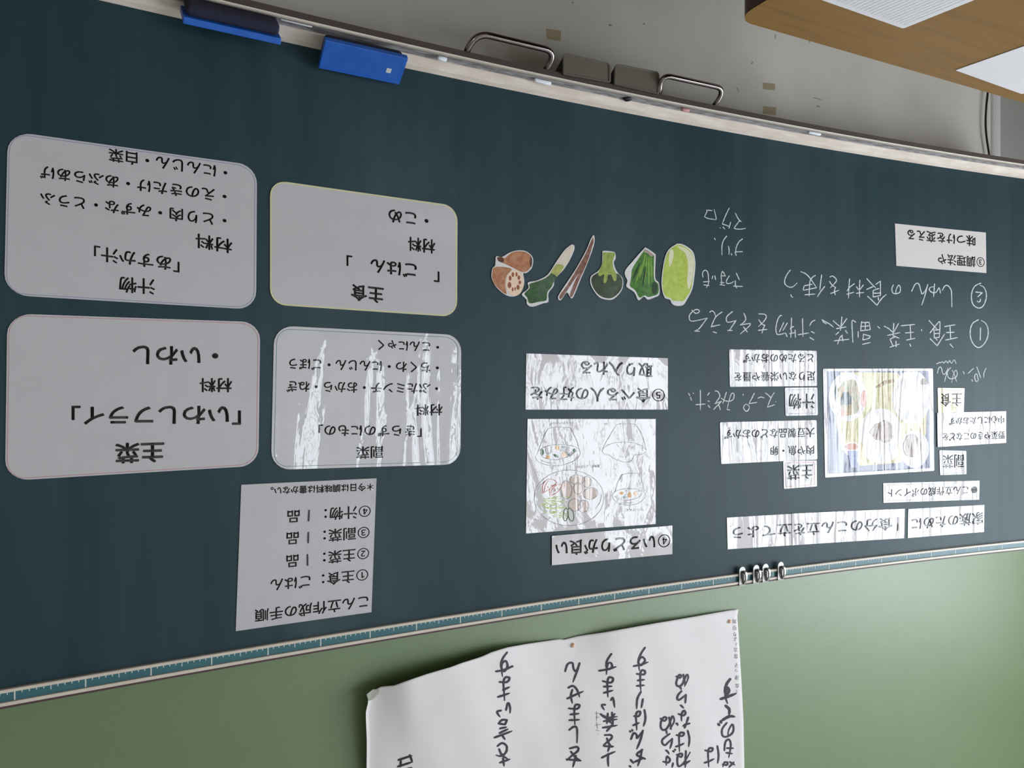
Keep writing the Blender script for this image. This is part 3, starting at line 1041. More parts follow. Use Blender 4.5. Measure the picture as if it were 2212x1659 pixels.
lay([ribbon([(1130 + a / 6.38, 900 + b / 6.38) for a, b in p], 0.9, 0.2) for p in pen], on_board, 'pencil_outline', pm('pencil', (128, 126, 132)), dr, off=top + 0.0007)
rd = [[(275, 1050), (270, 960), (320, 880), (400, 862), (470, 905)], [(290, 1030), (310, 950), (350, 885)], [(470, 905), (380, 990), (280, 1050)], [(375, 1085), (370, 1010), (420, 945), (540, 940)], [(385, 1060), (410, 990), (460, 945)], [(540, 940), (480, 1040), (380, 1088)], [(340, 960), (350, 985)], [(390, 940), (400, 960)], [(440, 990), (445, 1030)], [(480, 980), (485, 1010)]]
lay([ribbon([(1130 + a / 6.38, 900 + b / 6.38) for a, b in p], 1.2, 0.2) for p in rd], on_board, 'tomato_outline', pm('redpencil', (214, 120, 100)), dr, off=top + 0.0007)
gr = []
for k in range(46):
    x0, y0 = random.uniform(240, 560), random.uniform(1090, 1370)
    if (x0 - 450) ** 2 / 210 ** 2 + (y0 - 1220) ** 2 / 160 ** 2 > 1:
        continue
    L = random.uniform(60, 120)
    a = random.uniform(-0.3, 0.5)
    gr.append([(x0, y0), (x0 + L * .5 * math.cos(a), y0 + L * .5 * math.sin(a) + 6), (x0 + L * math.cos(a), y0 + L * math.sin(a))])
lay([ribbon([(1130 + a / 6.38, 900 + b / 6.38) for a, b in p], 1.3, 0.4) for p in gr], on_board, 'cabbage_shreds', pm('lime', (190, 208, 112)), dr, off=top + 0.0006)
lay([ribbon([(1130 + a / 6.38, 900 + b / 6.38) for a, b in p], 1.4, 0.2) for p in (ring(590, 1350, 32, 88, rot=0.1), ring(660, 1350, 38, 92, rot=-0.2))], on_board, 'cucumber_outline', pm('dkgreen', (60, 110, 66)), dr, off=top + 0.0008)
Dp = lambda a, b: (1130 + a / 6.38, 900 + b / 6.38)
lay([line_of_text('じゃがいものみそ', Dp(665, 90), Dp(375, 95), 6.5, 0), line_of_text('豚肉のしょうがやき', Dp(1055, 680), Dp(720, 690), 7, 0), line_of_text('ごはん', Dp(1210, 100), Dp(1115, 105), 6.5, 0), line_of_text('ちくぜんに', Dp(1670, 1285), Dp(1400, 1290), 6.5, 0)],
    on_board, 'caption', pm('pencil', (128, 126, 132)), dr, off=top + 0.0007)

# ------------------------------------------------------------------ vegetable cut-outs
vz = (1040, 480, 4.424)


def poly_s(s, grow=0.0):
    pts = [tuple(float(v) for v in t.split(',')) for t in s.split()]
    return pts


def cutout(label, outline, pieces):
    pts = poly_s(outline)
    px = [(vz[0] + a / vz[2], vz[1] + b / vz[2]) for a, b in pts]
    n = len(px)
    sm = smooth_line(px + [px[0]], 3)[:-1]
    n = len(sm)
    c = [on_board(x, y, 0.0006) for x, y in sm]
    f_ = [on_board(x, y, 0.0020) for x, y in sm]
    cen = sum(c) / n
    cen[2] = min(p[2] for p in c)
    t = thing('vegetable_cutout', label, 'picture card', cen, 'row of vegetable cut-outs')
    V = c + f_
    F = [tuple(range(n, 2 * n)), tuple(range(n - 1, -1, -1))] + [(i, (i + 1) % n, n + (i + 1) % n, n + i) for i in range(n)]
    mesh('backing', V, F, pm('rim', (206, 204, 204), 0.04, film='veg'), t)
    for i, (nm, mt, lst) in enumerate(pieces):
        prs = []
        for q in lst:
            if isinstance(q, str):
                pp = smooth_line(poly_s(q) + [poly_s(q)[0]], 3)[:-1]
                prs.append(toz((pp, None), *vz))
            else:
                prs.append(toz(q, *vz))
        lay(prs, on_board, nm, mt, t, off=0.0022 + 0.00012 * i)


def strokes_as(parts):
    return [ribbon(p, w, 0.5) for p, w in parts]


v_ = lambda *a, **k: pm(*a, film='veg', **k)
cutout('flat lotus root cut-out showing a cut face with holes', '135,345 145,325 200,330 270,290 340,270 420,275 480,320 495,370 480,440 430,485 400,490 410,560 400,620 370,680 310,710 240,700 170,650 120,590 95,520 105,440 130,415',
       [('root', v_('lotus', (152, 98, 66), rgb2=(178, 130, 96)), ['150,335 195,330 220,345 290,290 350,278 420,285 475,325 480,380 465,440 420,475 370,470 290,430 230,400 160,370', '110,440 150,425 230,430 290,450 240,510 225,600 240,690 170,640 115,580 102,510']),
        ('dark_ends', v_('lotus_dark', (92, 54, 44)), ['150,340 190,332 215,352 205,385 165,372', '468,330 484,350 482,410 466,430 462,380']),  # darker brown print at both ends of the root
        ('cut_face', v_('lotus_face', (222, 196, 172), var=0.03), [ell(318, 580, 86, 124)]),
        ('holes', v_('lotus_hole', (150, 88, 60)), [ell(*q, n=12) for q in ((300, 500, 13, 24), (335, 498, 10, 22), (358, 530, 13, 22), (367, 575, 13, 18), (350, 622, 15, 24), (322, 636, 7, 18), (298, 642, 9, 20), (268, 600, 18, 30), (274, 535, 14, 24))])])
cutout('flat spring onion cut-out with white stalk and dark leaves', '865,212 888,225 885,270 840,370 780,460 720,520 695,560 690,610 640,680 640,760 590,775 490,808 435,785 430,740 385,690 430,650 450,620 445,575 520,560 600,525 650,480 720,370 800,260',
       [('stalk', v_('onion_white', (206, 194, 178), var=0.05), ['862,222 882,238 832,370 772,460 715,515 668,482 730,370 805,265']),
        ('stalk_green', v_('onion_lime', (164, 168, 92)), ['720,400 790,420 715,520 655,495']),
        ('leaves', v_('onion_green', (58, 92, 46), rgb2=(36, 62, 44)), ['668,485 718,520 690,570 670,620 630,670 620,745 550,760 460,775 440,720 412,685 460,630 460,590 540,565 620,530'])])
cutout('flat burdock root cut-out, two thin brown sticks', '1068,122 1080,140 1075,220 1010,400 950,540 880,710 850,720 815,670 760,745 730,715 800,600 900,450 1000,270 1040,170',
       [('root', v_('burdock', (104, 66, 56), rgb2=(136, 100, 84)), ['1065,140 1070,200 1010,330 960,440 880,560 770,725 745,705 820,600 910,450 990,310 1040,200', '1062,230 1005,400 940,540 872,705 845,690 900,550 950,450 1010,330'])])
cutout('flat broccoli cut-out with pale stem and dark head', '1155,280 1180,272 1260,282 1280,300 1282,350 1265,380 1275,430 1300,480 1345,530 1355,590 1335,660 1270,730 1210,742 1130,720 1070,650 1040,580 1045,520 1080,490 1120,460 1150,400 1155,340',
       [('head', v_('broc_head', (62, 76, 50), rgb2=(44, 54, 44)), ['1090,495 1130,480 1215,500 1300,490 1340,535 1348,590 1328,655 1265,715 1210,728 1135,705 1080,645 1052,580 1055,525']),
        ('stem', v_('broc_stem', (150, 164, 82), rgb2=(120, 138, 66)), ['1160,290 1260,290 1275,310 1255,370 1262,440 1290,500 1285,560 1262,555 1240,500 1212,500 1195,572 1165,575 1172,500 1132,515 1115,490 1150,410 1163,350'])])
cutout('flat leafy greens cut-out with serrated leaf tips', '1565,240 1600,260 1655,300 1665,330 1660,530 1695,580 1700,690 1650,720 1590,740 1550,710 1500,748 1460,670 1385,615 1395,560 1370,500 1380,450 1440,380 1500,310',
       [('leaves', v_('greens_leaf', (74, 124, 44), rgb2=(48, 88, 42)), ['1560,262 1640,310 1650,340 1650,540 1690,590 1690,680 1640,705 1590,715 1560,700 1510,720 1470,650 1420,610 1430,540 1440,450 1500,350']),
        ('stems', v_('greens_stem', (122, 158, 66)), [ell(1540, 420, 9, 120, rot=0.25), ell(1570, 450, 8, 130, rot=0.1), ell(1600, 470, 9, 140), ell(1625, 450, 7, 120, rot=-0.05), ell(1510, 480, 8, 120, rot=0.35)]),
        ('dark_leaf', v_('greens_dark', (30, 62, 34)), [ell(1555, 520, 8, 100, rot=0.15), ell(1480, 470, 10, 80, rot=0.4), ell(1655, 630, 28, 60)]),  # darker green printed on parts of the leaves
        ('root', v_('greens_root', (168, 150, 134)), ['1560,256 1600,275 1645,312 1625,330 1590,300 1556,285'])])
cutout('flat napa cabbage cut-out, plump and pale green', '1870,205 1920,210 1990,250 2030,300 2045,400 2035,520 2015,640 1970,730 1930,790 1870,800 1820,780 1800,740 1750,720 1722,620 1725,500 1750,350 1790,260',
       [('leaf', v_('napa', (176, 188, 90), rgb2=(152, 172, 66)), ['1870,215 1920,222 1985,262 2020,310 2035,400 2022,520 2003,640 1960,715 1920,755 1830,750 1810,725 1755,705 1732,620 1735,500 1760,350 1800,265']),
        ('rib', v_('napa_white', (206, 206, 176), var=0.04), ['1880,222 1960,255 2015,310 2030,400 2015,540 1985,640 1965,560 1975,420 1950,300 1890,250', '1800,270 1830,262 1835,330 1800,430 1790,350']),
        ('tip', v_('rim', (206, 204, 204), var=0.04), ['1822,752 1930,757 1915,788 1870,795 1830,780'])])


# ================================================================== erasers and chalk in the tray
def local_box(cx, cy, cz, sx, sy, sz):
    return box((cx - sx / 2, cy - sy / 2, cz - sz / 2), (cx + sx / 2, cy + sy / 2, cz + sz / 2))


def eraser(label, x, y, off, tilt, px_len, flip):
    """local X along the tray, local Z = outward normal of the blue plate"""
    c = on_board(x, y, off)
    X = c[0]
    sl = -2 * SAG * (X - W / 2) / (W / 2) ** 2
    e = thing('blackboard_eraser', label, 'eraser', c, 'blackboard erasers in the chalk tray')
    tx = Vector((1, sl, 0)).normalized()
    nf = Vector((0, -math.cos(tilt), math.sin(tilt)))
    nf = (nf - tx * nf.dot(tx)).normalized()
    wy = nf.cross(tx)
    R = Matrix((tx, wy, nf)).transposed()
    def put(nm, bx, mt, lab=None, bw=0.003, sub=None):
        V, F = bx
        Vw = [R @ Vector(v) + e.location for v in V]
        o = mesh(nm, Vw, F, mt, e, label=lab)
        if bw:
            bevel(o, bw, 4)
        return o
    put('plate', local_box(0, 0, 0, 0.165, 0.062, 0.012), M['blue'], 'blue plastic back plate', 0.0015)
    put('felt_pad', local_box(0, 0, -0.0175, 0.158, 0.052, 0.023), M['felt'], 'navy corduroy wiping pad', 0.009)
    return e, put, R


0 and print('TRAYCHK', [round(float(on_board(x, y, o)[2] - Z0), 4) for x, y, o in ((500, 55, .032), (785, 133, .042))])
e1, put, R1 = eraser('blue eraser lying with its dark pad towards the room, nearer the tray end', 500, 55, 0.044, math.radians(131), 0, False)
put('strap', local_box(0.004, 0.031, -0.012, 0.022, 0.006, 0.03), M['strap'], 'black webbing strap', 0.001)
put('strap_tab', local_box(0.004, 0.040, 0.004, 0.016, 0.022, 0.002), M['strap'], 'black strap end', 0.0005)
put('dust_patch', local_box(-0.002, 0.012, -0.0292, 0.12, 0.010, 0.0012), M['feltdust'], 'pale chalk dust on the pad edge', 0.0005)
e2, put, R2 = eraser('blue eraser leaning with its wide blue back facing the room', 785, 133, 0.042, math.radians(57), 0, True)
put('dent', local_box(-0.052, 0.004, 0.0062, 0.010, 0.010, 0.0006), M['ruler_line'], 'pale scuff mark', 0.0002)


def chalk(label, x0, y0, x1, y1, r, mt, taper=True):
    zt = Z0 - 1.1945 + r
    a, b = on_z(x0, y0, zt), on_z(x1, y1, zt)
    c = (a + b) / 2
    c[2] -= r
    t = thing('chalk_stick', label, 'chalk', c, 'chalk pieces in the tray')
    d = (b - a)
    P = [a, a + d * 0.03, a + d * 0.5, b - d * 0.03, b]
    V, F = tube(P, [r * 0.85, r, r, r * 0.98, r * 0.8], 12)
    mesh('stick', V, F, mt, t, True)


chalk('long thin white chalk stick between the two blue erasers', 606, 39.5, 674, 56, 0.0032, M['chalk'])
chalk('short worn white chalk stub beside the wide blue eraser', 945, 124, 964, 129, 0.0048, M['chalk'])
chalk('white chalk piece below the pair of finger plates and chrome handle', 1154, 172.5, 1189, 181, 0.0048, M['chalk'])
chalk('small pink chalk stub in the tray', 1473, 236, 1488, 239, 0.0044, M['pink_chalk'])
chalk('white chalk piece near the far end of the tray', 1746, 285, 1772, 290, 0.0046, M['chalk'])
# dark crumb of sponge in the trough
P0 = on_z(1355, 212, Z0 - 1.1945)
t = thing('sponge_crumb', 'small black crumb of sponge in the chalk dust', 'crumb', P0)
V, F = [], []
for i in range(5):
    for k in range(10):
        a = 2 * math.pi * k / 10
        r = 1.25 * [0.0085, 0.0095, 0.0085, 0.006, 0.002][i] * (1 + 0.15 * math.sin(3 * a + i))
        V.append(P0 + np.array([r * math.cos(a), r * 0.8 * math.sin(a), [0, 0.002, 0.004, 0.006, 0.007][i]]))
for i in range(4):
    for k in range(10):
        F.append((i * 10 + k, i * 10 + (k + 1) % 10, (i + 1) * 10 + (k + 1) % 10, (i + 1) * 10 + k))
F.append(tuple(40 + k for k in range(10)))
mesh('crumb', V, F, M['cord'], t, True)

# ================================================================== clips on the top rail
clip_lab = ['nickel chart clip standing apart furthest from the board end', 'nickel chart clip, left one of the close middle pair in the photo', 'nickel chart clip, right one of the close middle pair in the photo', 'nickel chart clip standing alone nearest the board end']
for (cx, cy), lb in zip(((1603, 1241), (1633, 1238), (1653, 1235.5), (1686, 1231)), clip_lab):
    c = on_board(cx, cy, 0.010)
    X = c[0]
    zt = Z0 + 0.0085
    t = thing('chart_clip', lb, 'clip', (X, c[1], zt - 0.047), 'chart clips on the top rail')
    y0 = Yb(X) - 0.009
    hw = 0.0105
    # back plate with a rounded lower end
    pts = []
    for k in range(9):
        a = math.pi + math.pi * k / 8
        pts.append((hw * math.cos(a), -0.038 + 0.0095 * math.sin(a)))
    pts += [(hw, 0.0), (-hw, 0.0)]
    n = len(pts)
    V = [(X + a, y0 - 0.0002, zt + b) for a, b in pts] + [(X + a, y0 - 0.0024, zt + b) for a, b in pts]
    F = [tuple(range(n)), tuple(range(2 * n - 1, n - 1, -1))] + [(i, (i + 1) % n, n + (i + 1) % n, n + i) for i in range(n)]
    mesh('back_plate', V, F, M['clip'], t)
    V, F = box((X - hw, y0 - 0.0024, zt - 0.001), (X + hw, y0 + 0.02, zt + 0.001))
    mesh('rail_hook', V, F, M['clip'], t)
    # flat dark patch on the plate, painted as the shade in its hollow
    V = [(X - 0.007, y0 - 0.0027, zt - 0.036), (X + 0.0065, y0 - 0.0027, zt - 0.036), (X + 0.0065, y0 - 0.0027, zt - 0.019), (X - 0.005, y0 - 0.0027, zt - 0.008)]
    mesh('hollow_shade', V, [(0, 1, 2, 3)], M['steel_dark'], t, label='flat dark patch painted as shade in the clip')
    # raised jaw on the board-end side
    V, F = [], []
    prof = [(0.0045, -0.037), (0.0095, -0.034), (0.0125, -0.026), (0.012, -0.016), (0.0085, -0.008), (0.005, -0.002)]
    for o_, z in prof:
        V += [(X - 0.0085, y0 - o_, zt + z), (X - 0.0015, y0 - o_ - 0.001, zt + z), (X - 0.0015, y0 - o_ + 0.003, zt + z), (X - 0.0085, y0 - o_ + 0.004, zt + z)]
    for i in range(len(prof) - 1):
        for k in range(4):
            a, b = i * 4 + k, i * 4 + (k + 1) % 4
            F.append((a, b, b + 4, a + 4))
    F += [(3, 2, 1, 0), tuple(len(V) - 4 + k for k in range(4))]
    mesh('jaw', V, F, M['clip'], t, label='raised bright jaw')
    V, F = tube([(X - 0.020, y0 - 0.006, zt - 0.030), (X + 0.004, y0 - 0.006, zt - 0.030)], 0.0013, 8)
    mesh('pivot_pin', V, F, M['clip'], t)

# ================================================================== calligraphy sheet pinned above the board
PB = [(790, 1500), (796, 1492), (809.4, 1483), (836, 1481), (864, 1471), (911.5, 1455), (961, 1441), (985, 1432), (1028, 1419), (1050, 1409), (1085, 1398.5), (1128, 1391), (1156, 1387), (1200, 1380.5), (1210, 1382), (1240, 1374), (1300, 1366), (1400, 1348.5), (1500, 1332), (1575, 1318.5), (1595, 1316)]
XL = [(1480, 806), (1491, 802), (1500, 792.5), (1514, 796), (1540, 790), (1603, 792.5), (1659, 792), (2000, 786)]
XR = [(1316, 1595), (1330, 1592.6), (1379, 1596), (1468, 1601.5), (1557, 1606), (1659, 1608), (2000, 1614)]


def interp(v, T):
    return float(np.interp(v, [t[0] for t in T], [t[1] for t in T]))


def sstep(a, b, x):
    t = min(1, max(0, (x - a) / (b - a)))
    return t * t * (3 - 2 * t)


def lift(x, y):
    yb = interp(x, PB)
    g = sstep(1225, 930, x) * (1 - 0.45 * sstep(900, 790, x))
    e = math.exp(-max(0, y - yb) / 230.0)
    g2 = 0.016 * math.sin(math.pi * min(1, max(0, (x - 1237) / 338))) if x > 1237 else 0
    r = 0.0018 * math.sin(x / 37.0 + y / 90.0) * math.exp(-max(0, y - yb) / 160.0) + 0.0012 * math.sin(x / 19.0 - y / 55.0 + 1) + 0.0015 * math.sin((x + 2 * y) / 70.0)
    return 0.005 + 0.062 * g * e + g2 * e + r


def on_poster(x, y, off=0.0):
    return on_y(x, y, 0.158 - lift(x, y) - off)


V, F = [], []
nu, nv = 90, 34
for side in (0, 1):
    for i in range(nu + 1):
        for j in range(nv + 1):
            v = (j / nv) ** 1.4
            u = i / nu
            # bottom boundary in picture, other end continues up the wall beyond the frame
            xb = 791 + (1595 - 791) * u
            yb = interp(xb, PB)
            y = yb + (2080 - yb) * v
            x = interp(y, XL) * (1 - u) + interp(y, XR) * u
            V.append(on_poster(x, y, 0.0 if side else 0.0005))
K = nv + 1
N = (nu + 1) * K
for i in range(nu):
    for j in range(nv):
        a = i * K + j
        F.append((a, a + 1, a + K + 1, a + K))
        F.append((N + a, N + a + K, N + a + K + 1, N + a + 1))
    for j in (0, nv):
        a = i * K + j
        F.append((a, a + K, N + a + K, N + a))
for i in (0, nu):
    for j in range(nv):
        a = i * K + j
        F.append((a, a + 1, N + a + 1, N + a))
pc = on_y(1200, 1400, 0.158)
po = thing('calligraphy_sheet', 'large white paper of vertical brush writing curling off the green wall', 'poster', pc)
mesh('paper', V, F, M['washi'], po, True)

BR = [
    (760, 1300, 4.62, 4.4, """1550,505 1505,570 1490,640 1520,695 1555,640 1535,590 1500,620 1498,690 1505,745;1440,695 1520,680 1600,645 1605,650;1475,800 1550,800 1575,760 1535,755 1515,800 1520,900 1525,985;1510,880 1575,850;1460,950 1575,912;
1540,1080 1560,1010 1580,1050 1580,1110;1490,1085 1450,1100 1480,1150;1465,1215 1530,1225;1530,1225 1550,1180;1550,1180 1500,1180 1465,1215;1480,1265 1545,1250;1475,1310 1560,1270;1425,1355 1600,1290;1500,1330 1530,1375;
1455,1440 1500,1410 1545,1440 1540,1500 1490,1540 1440,1530;1470,1470 1500,1530 1560,1570;1510,1560 1520,1640;1480,1605 1580,1570;
465,1580 600,1535;460,1645 600,1600;490,1590 485,1650;580,1530 605,1600;520,1680 600,1655;470,1740 610,1700"""),
    (1180, 1290, 4.496, 4.2, """185,720 210,650 255,640 265,690 290,720 325,640;325,640 300,720 260,825;215,880 260,862 300,900 325,970;205,985 280,950 360,915;255,900 240,960 255,1030;
220,1080 300,1085 325,1050 290,1045 275,1080 275,1160 280,1240;235,1140 320,1130;225,1195 325,1190;225,1290 270,1258 300,1280 300,1415;
230,1470 300,1455 310,1490 250,1540 200,1585;240,1500 290,1560 340,1590;200,1575 340,1590;290,1540 260,1650;
635,550 595,610 585,660 600,700 640,680 630,640 600,650 585,750;515,715 600,700 680,675;550,815 630,830 650,790 610,780 595,830 597,900 600,970;560,870 640,865;560,930 650,905;630,1000 650,980 665,1070;575,1045 540,1050 565,1095;
530,1135 580,1170 690,1160;560,1205 690,1185;600,1130 590,1230;640,1120 650,1240;550,1268 690,1245;590,1300 650,1230;560,1150 640,1230;600,1210 670,1130;
570,1340 630,1340 635,1370 590,1410 555,1440;590,1370 620,1440 655,1450;560,1445 650,1455;620,1430 600,1500;540,1560 600,1530 670,1500;605,1520 600,1580 605,1645;
960,490 915,560 895,630 920,662 960,615 930,580 900,615 900,660 905,710;850,670 920,655 990,630;880,745 950,750 960,720 930,710 915,745 915,830 920,910;890,810 955,800;880,862 955,855;
920,920 885,990 880,1085;940,990 925,1075;955,1095 965,1180 945,1255;855,1155 900,1155 915,1115 885,1115 872,1160 878,1230 880,1290;845,1245 905,1220;815,1300 822,1312;835,1290 842,1302;
825,1380 850,1320 880,1340 885,1370 940,1295;940,1295 915,1390 880,1475;960,1570 880,1530 940,1480;930,1480 915,1560 890,1640;860,1600 950,1560;820,1580 850,1615;810,1640 825,1650"""),
    (1400, 1440, 7.575, 4.0, """465,160 520,185 545,150 510,135 480,200 462,280 500,325 560,290 600,200 640,130 660,170 640,240 600,320;580,130 595,220 610,310;520,320 545,375;
550,400 490,470 480,530 510,545 560,510 620,460;620,460 615,530 610,600;535,635 555,650 585,680;500,775 580,800 615,760 590,720 552,770 548,830 550,890;660,830 630,920;680,930 620,945 570,975;600,1000 630,920;460,930 480,935 485,965;
650,1050 678,1180 665,1310;465,1120 560,1135 590,1090 540,1080 510,1120 510,1250 515,1390;455,1310 520,1290 590,1255;410,1380 430,1400;440,1355 452,1372;
470,1440 540,1480 560,1430 510,1430 480,1500 490,1620 540,1620 610,1540 690,1400;620,1380 615,1520 610,1650;590,1600 690,1540;
205,850 270,890 305,840 260,830 215,900 208,980 240,1035 300,1020 350,940 400,810 430,880 400,960 360,1020;345,830 365,930 380,1030;290,1020 310,1100;
355,1100 240,1190 238,1260 280,1285 330,1240 395,1180;395,1180 385,1260 360,1340;295,1370 320,1390 345,1430;250,1555 330,1570 360,1520 310,1470 298,1540 300,1615;410,1580 395,1650;
1135,1300 1155,1450 1140,1580;935,1370 1030,1390 1060,1340 1010,1335 985,1380 985,1500 995,1640;925,1575 1000,1550 1080,1510;
1290,920 1215,1020 1215,1120 1270,1150 1370,1100 1400,1020 1380,945 1320,1040 1310,1130;1250,1370 1265,1240 1315,1190 1350,1240 1350,1340 1320,1490;1290,1335 1400,1335;1280,1410 1380,1425;
1225,1600 1290,1610 1300,1570 1250,1570 1225,1640;1340,1560 1420,1610;1330,1640 1410,1560"""),
    (1400, 1440, 7.575, 5.6, """1345,205 1285,290 1263,400 1290,450 1325,400 1305,345 1275,365 1270,500 1300,600;1190,530 1300,495 1440,440;1270,640 1330,700 1325,790;1220,875 1330,815 1420,820;1150,940 1175,965;1185,895 1205,925"""),
]
cols = {}
for ox, oy, sc, w, s in BR:
    for p in parse(s, ox, oy, sc):
        mx = sum(q[0] for q in p) / len(p)
        k = min((880, 1095, 1240, 1312, 1380, 1434, 1478, 1535, 1575), key=lambda v: abs(v - mx))
        cols.setdefault(k, []).append(ribbon(p, w * 1.12, 0.55, 0.06))
for k in sorted(cols):
    lay(cols[k], on_poster, 'brush_writing', M['brush'], po, off=0.0012)
parts = []
for ch, y in zip('「会津っ子宣言」より引用', (1450, 1370, 1235, 1125, 1035, 890, 785, 705, 610, 530, 425, 320)):
    x = 350 + (y - 320) * 0.045
    parts.append(line_of_text(ch, (1540 + (x + 35) / 7.54, 1300 + y / 7.54), (1540 + (x - 35) / 7.54, 1300 + y / 7.54), 10.5, 0.0))
parts += [ribbon(p, 1.0) for p in parse('475,1130 515,1130;490,1110 490,1200;480,1170 515,1165;470,1245 530,1235;490,1215 500,1280;480,1290 520,1300;500,1330 505,1335', 1180, 1290, 4.496)]
lay(parts, on_poster, 'small_writing', M['thin_ink'], po, 'small pen note along the edge', 0.0012)
# grey tape at the curled corner
V = [on_poster(x, y, 0.002) for x, y in ((792, 1500), (806, 1489), (819, 1489), (818, 1498), (806, 1511), (796, 1514))]
mesh('corner_tape', V, [tuple(range(6))], M['tapegrey'], po, label='crumpled grey tape on the curled corner')
for (x, y), lb in (((1237, 1393.5), 'pale push pin near the middle of the paper edge'), ((1574.5, 1342), 'pale push pin at the paper corner beside the small note')):
    c = on_poster(x, y, 0.0)
    t = thing('push_pin', lb, 'push pin', c, 'push pins holding the calligraphy sheet')
    P = [c + np.array([0, 0.004, 0]), c + np.array([0, -0.001, 0]), c + np.array([0, -0.0035, 0]), c + np.array([0, -0.006, 0]), c + np.array([0, -0.0068, 0])]
    V, F = tube(P, [0.0052, 0.0055, 0.0052, 0.0035, 0.0012], 14)
    mesh('pin_head', V, F, M['brass'], t, True)

# ================================================================== on the lower wall
for q, lb in ((((1180, 62), (1212, 66), (1211, 89), (1181, 84)), 'yellowed tape square above the chrome handle nearest the wide eraser in the photo'),
              (((1647, 178), (1675, 181), (1674, 195), (1649, 193)), 'faint tape square on the grey wall, farther from the tray'),
              (((1648, 229), (1677, 232), (1676, 249), (1648, 246)), 'yellowed tape square just under the tray front')):
    c = [on_y(x, y, 0.1447) for x, y in q]
    b = [on_y(x, y, 0.1450) for x, y in q]
    t = thing('tape_remnant', lb, 'tape', sum(c) / 4, 'old tape squares on the grey wall')
    mesh('tape', c + b, [(0, 1, 2, 3), (0, 4, 5, 1), (1, 5, 6, 2), (2, 6, 7, 3), (3, 7, 4, 0)], M['oldtape'], t)
scuff = mat('wall_scuff', (112, 108, 100), 0.8)
for pts, w in (([(1757, 211), (1766, 213), (1776, 216)], 1.6), ([(1316, 54), (1322, 55)], 4.0), ([(1390, 51), (1393, 53)], 3.2), ([(1236, 5), (1238, 7)], 3.0),
               ([(1592, 190), (1596, 198)], 1.8), ([(1626, 134), (1623, 139)], 2.4), ([(1765, 229), (1771, 231)], 2.4), ([(1675, 75), (1675, 84)], 2.0), ([(1748, 86), (1749, 92)], 2.2)):
    lay([ribbon(pts, w, 0.6)], lambda x, y, o: on_y(x, y, 0.1448), 'scuff_mark', scuff, front)
cp = [on_y(x, y, 0.132) for x, y in ((2133, 130), (2134, 192), (2131, 225), (2129, 262), (2131, 295), (2135, 322), (2138, 345))]
t = thing('power_cord', 'thin black cord hanging along the pale corner post', 'cord', cp[-1])
V, F = tube(smooth_line(cp, 5), 0.0034, 8)
mesh('cord', V, F, M['cord'], t, True)

# ================================================================== the teacher's desk and its papers
DZ = 0.98
a = on_z(1593, 34, DZ)
b = on_z(2212, 215, DZ)
DX1 = a[0]
DY1 = (a[1] + b[1]) / 2 + 0.001
DX0, DY0 = DX1 - 1.15, DY1 - 0.52
ang = math.atan2(b[1] - a[1], b[0] - a[0]) - math.pi
dk = thing('lectern_desk', 'brown wood desk top with rounded corner standing before the board', 'desk', ((DX0 + DX1) / 2, (DY0 + DY1) / 2, 0.0))
ca, sa = math.cos(ang), math.sin(ang)
cn = on_z(1588, 42, DZ)


def dl(x, y, z):
    """desk coordinates: x away from the rounded corner along the far edge, y towards the room"""
    return (cn[0] - x * ca + y * -sa * -1 * 0 - y * sa * -1, cn[1] - x * sa - y * ca, z)


def slab(x0, x1, y0, y1, z0, z1, rad, k=8):
    pts = []
    for cx, cy, a0 in ((x0 + rad, y0 + rad, 180), (x1 - rad, y0 + rad, 270), (x1 - rad, y1 - rad, 0), (x0 + rad, y1 - rad, 90)):
        for i in range(k + 1):
            an = math.radians(a0 + 90 * i / k)
            pts.append((cx + rad * math.cos(an), cy + rad * math.sin(an)))
    return pts


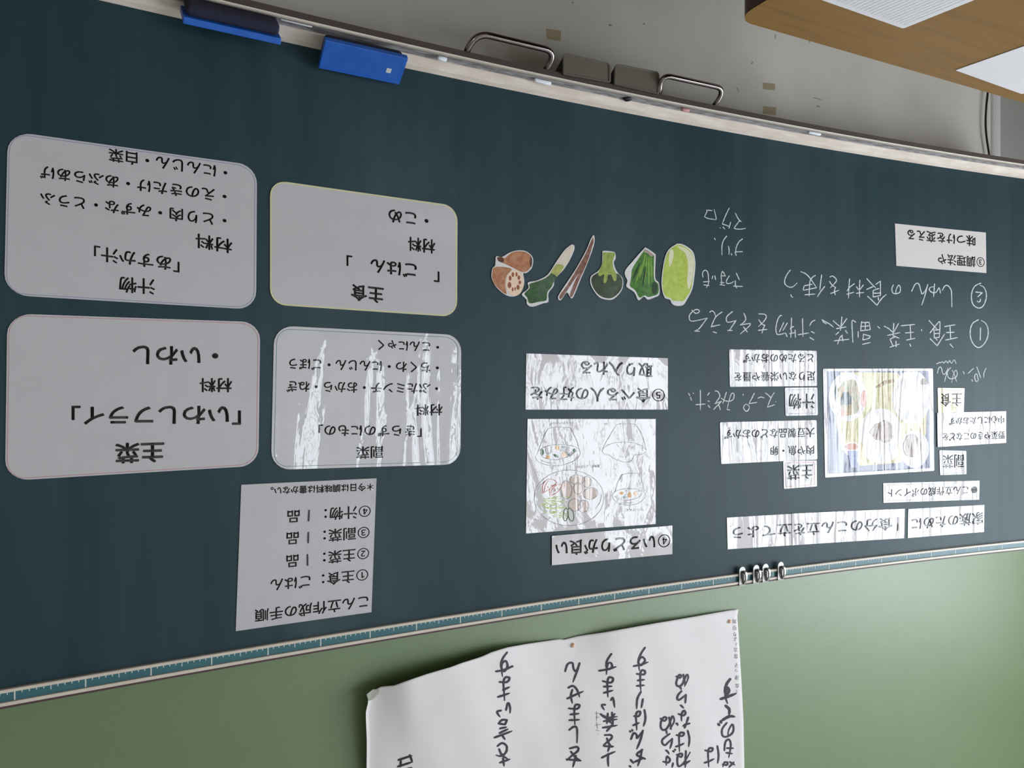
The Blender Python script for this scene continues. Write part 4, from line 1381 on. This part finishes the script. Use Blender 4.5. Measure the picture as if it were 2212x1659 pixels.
pts = slab(0, 1.15, 0, 0.52, 0, 0, 0.032)
n = len(pts)
V = [dl(x, y, DZ) for x, y in pts]
mesh('top_surface', V, [tuple(range(n))], M['wood'], dk)
V = [dl(x, y, z) for z in (DZ - 0.0002, DZ - 0.0015, DZ - 0.024, DZ - 0.026) for x, y in ([(x + (0.002 if z in (DZ - 0.0002, DZ - 0.026) else 0) * (1 if x < .5 else -1), y) for x, y in pts])]
F = [tuple(3 * n + i for i in range(n))]
for r_ in range(3):
    for i in range(n):
        F.append((r_ * n + i, r_ * n + (i + 1) % n, (r_ + 1) * n + (i + 1) % n, (r_ + 1) * n + i))
mesh('edge_band', V, F, M['wood_edge'], dk, label='dark brown rounded edge band')
for x0, x1, y0, y1 in ((0.10, 0.125, 0.10, 0.46), (1.025, 1.05, 0.10, 0.46), (0.125, 1.025, 0.38, 0.40)):
    V = [dl(x, y, z) for z in (0.06, DZ - 0.026) for x, y in ((x0, y0), (x1, y0), (x1, y1), (x0, y1))]
    mesh('body_panel', V, [(0, 1, 2, 3), (7, 6, 5, 4), (0, 4, 5, 1), (1, 5, 6, 2), (2, 6, 7, 3), (3, 7, 4, 0)], M['wood'], dk)
V = [dl(x, y, z) for z in (0.0, 0.06) for x, y in ((0.09, 0.08), (1.06, 0.08), (1.06, 0.48), (0.09, 0.48))]
mesh('plinth', V, [(0, 1, 2, 3), (7, 6, 5, 4), (0, 4, 5, 1), (1, 5, 6, 2), (2, 6, 7, 3), (3, 7, 4, 0)], M['wood_edge'], dk)


def desk_paper(label, c, p1, p2, L1, L2, lines, rad=0.0):
    c0 = on_z(*c, DZ + 0.0012)
    u = on_z(*p1, DZ + 0.0012) - c0
    v = on_z(*p2, DZ + 0.0012) - c0
    u /= np.linalg.norm(u)
    v /= np.linalg.norm(v)
    t = thing('paper_sheet', label, 'paper', c0 - np.array([0, 0, 0.001]), 'papers on the desk')
    q = []
    for tt in (0, .25, .5, .75, 1):
        q.append(c0 + (1 - tt) ** 2 * v * rad + tt * tt * u * rad)
    q += [c0 + u * L1, c0 + u * L1 + v * L2, c0 + v * L2]
    k = len(q)
    V = q + [p - np.array([0, 0, 0.0009]) for p in q]
    mesh('sheet', V, [tuple(range(k)), tuple(range(2 * k - 1, k - 1, -1))] + [(i, (i + 1) % k, k + (i + 1) % k, k + i) for i in range(k)], M['paper'], t)
    if lines:
        P = []
        for i in range(1, 26):
            s = c0 + u * (0.008 * i + 0.004) + v * 0.008 + np.array([0, 0, 0.0002])
            e = s + v * (L2 - 0.016)
            w = u * 0.0004
            P.append(([s - w, s + w, e + w, e - w], [(0, 1, 2, 3)]))
        V, F = joined(P)
        mesh('ruled_lines', V, F, M['pale_line'], t)


desk_paper('white ruled paper lying near the rounded desk corner', (1951, 62), (1780, 2), (2105, 0), 0.21, 0.297, True, 0.004)
desk_paper('plain white paper reaching close to the far desk edge', (2064, 152), (2212, 100), (2212, 205), 0.297, 0.21, False)

COL.objects.unlink(_to)
bpy.data.objects.remove(_to)
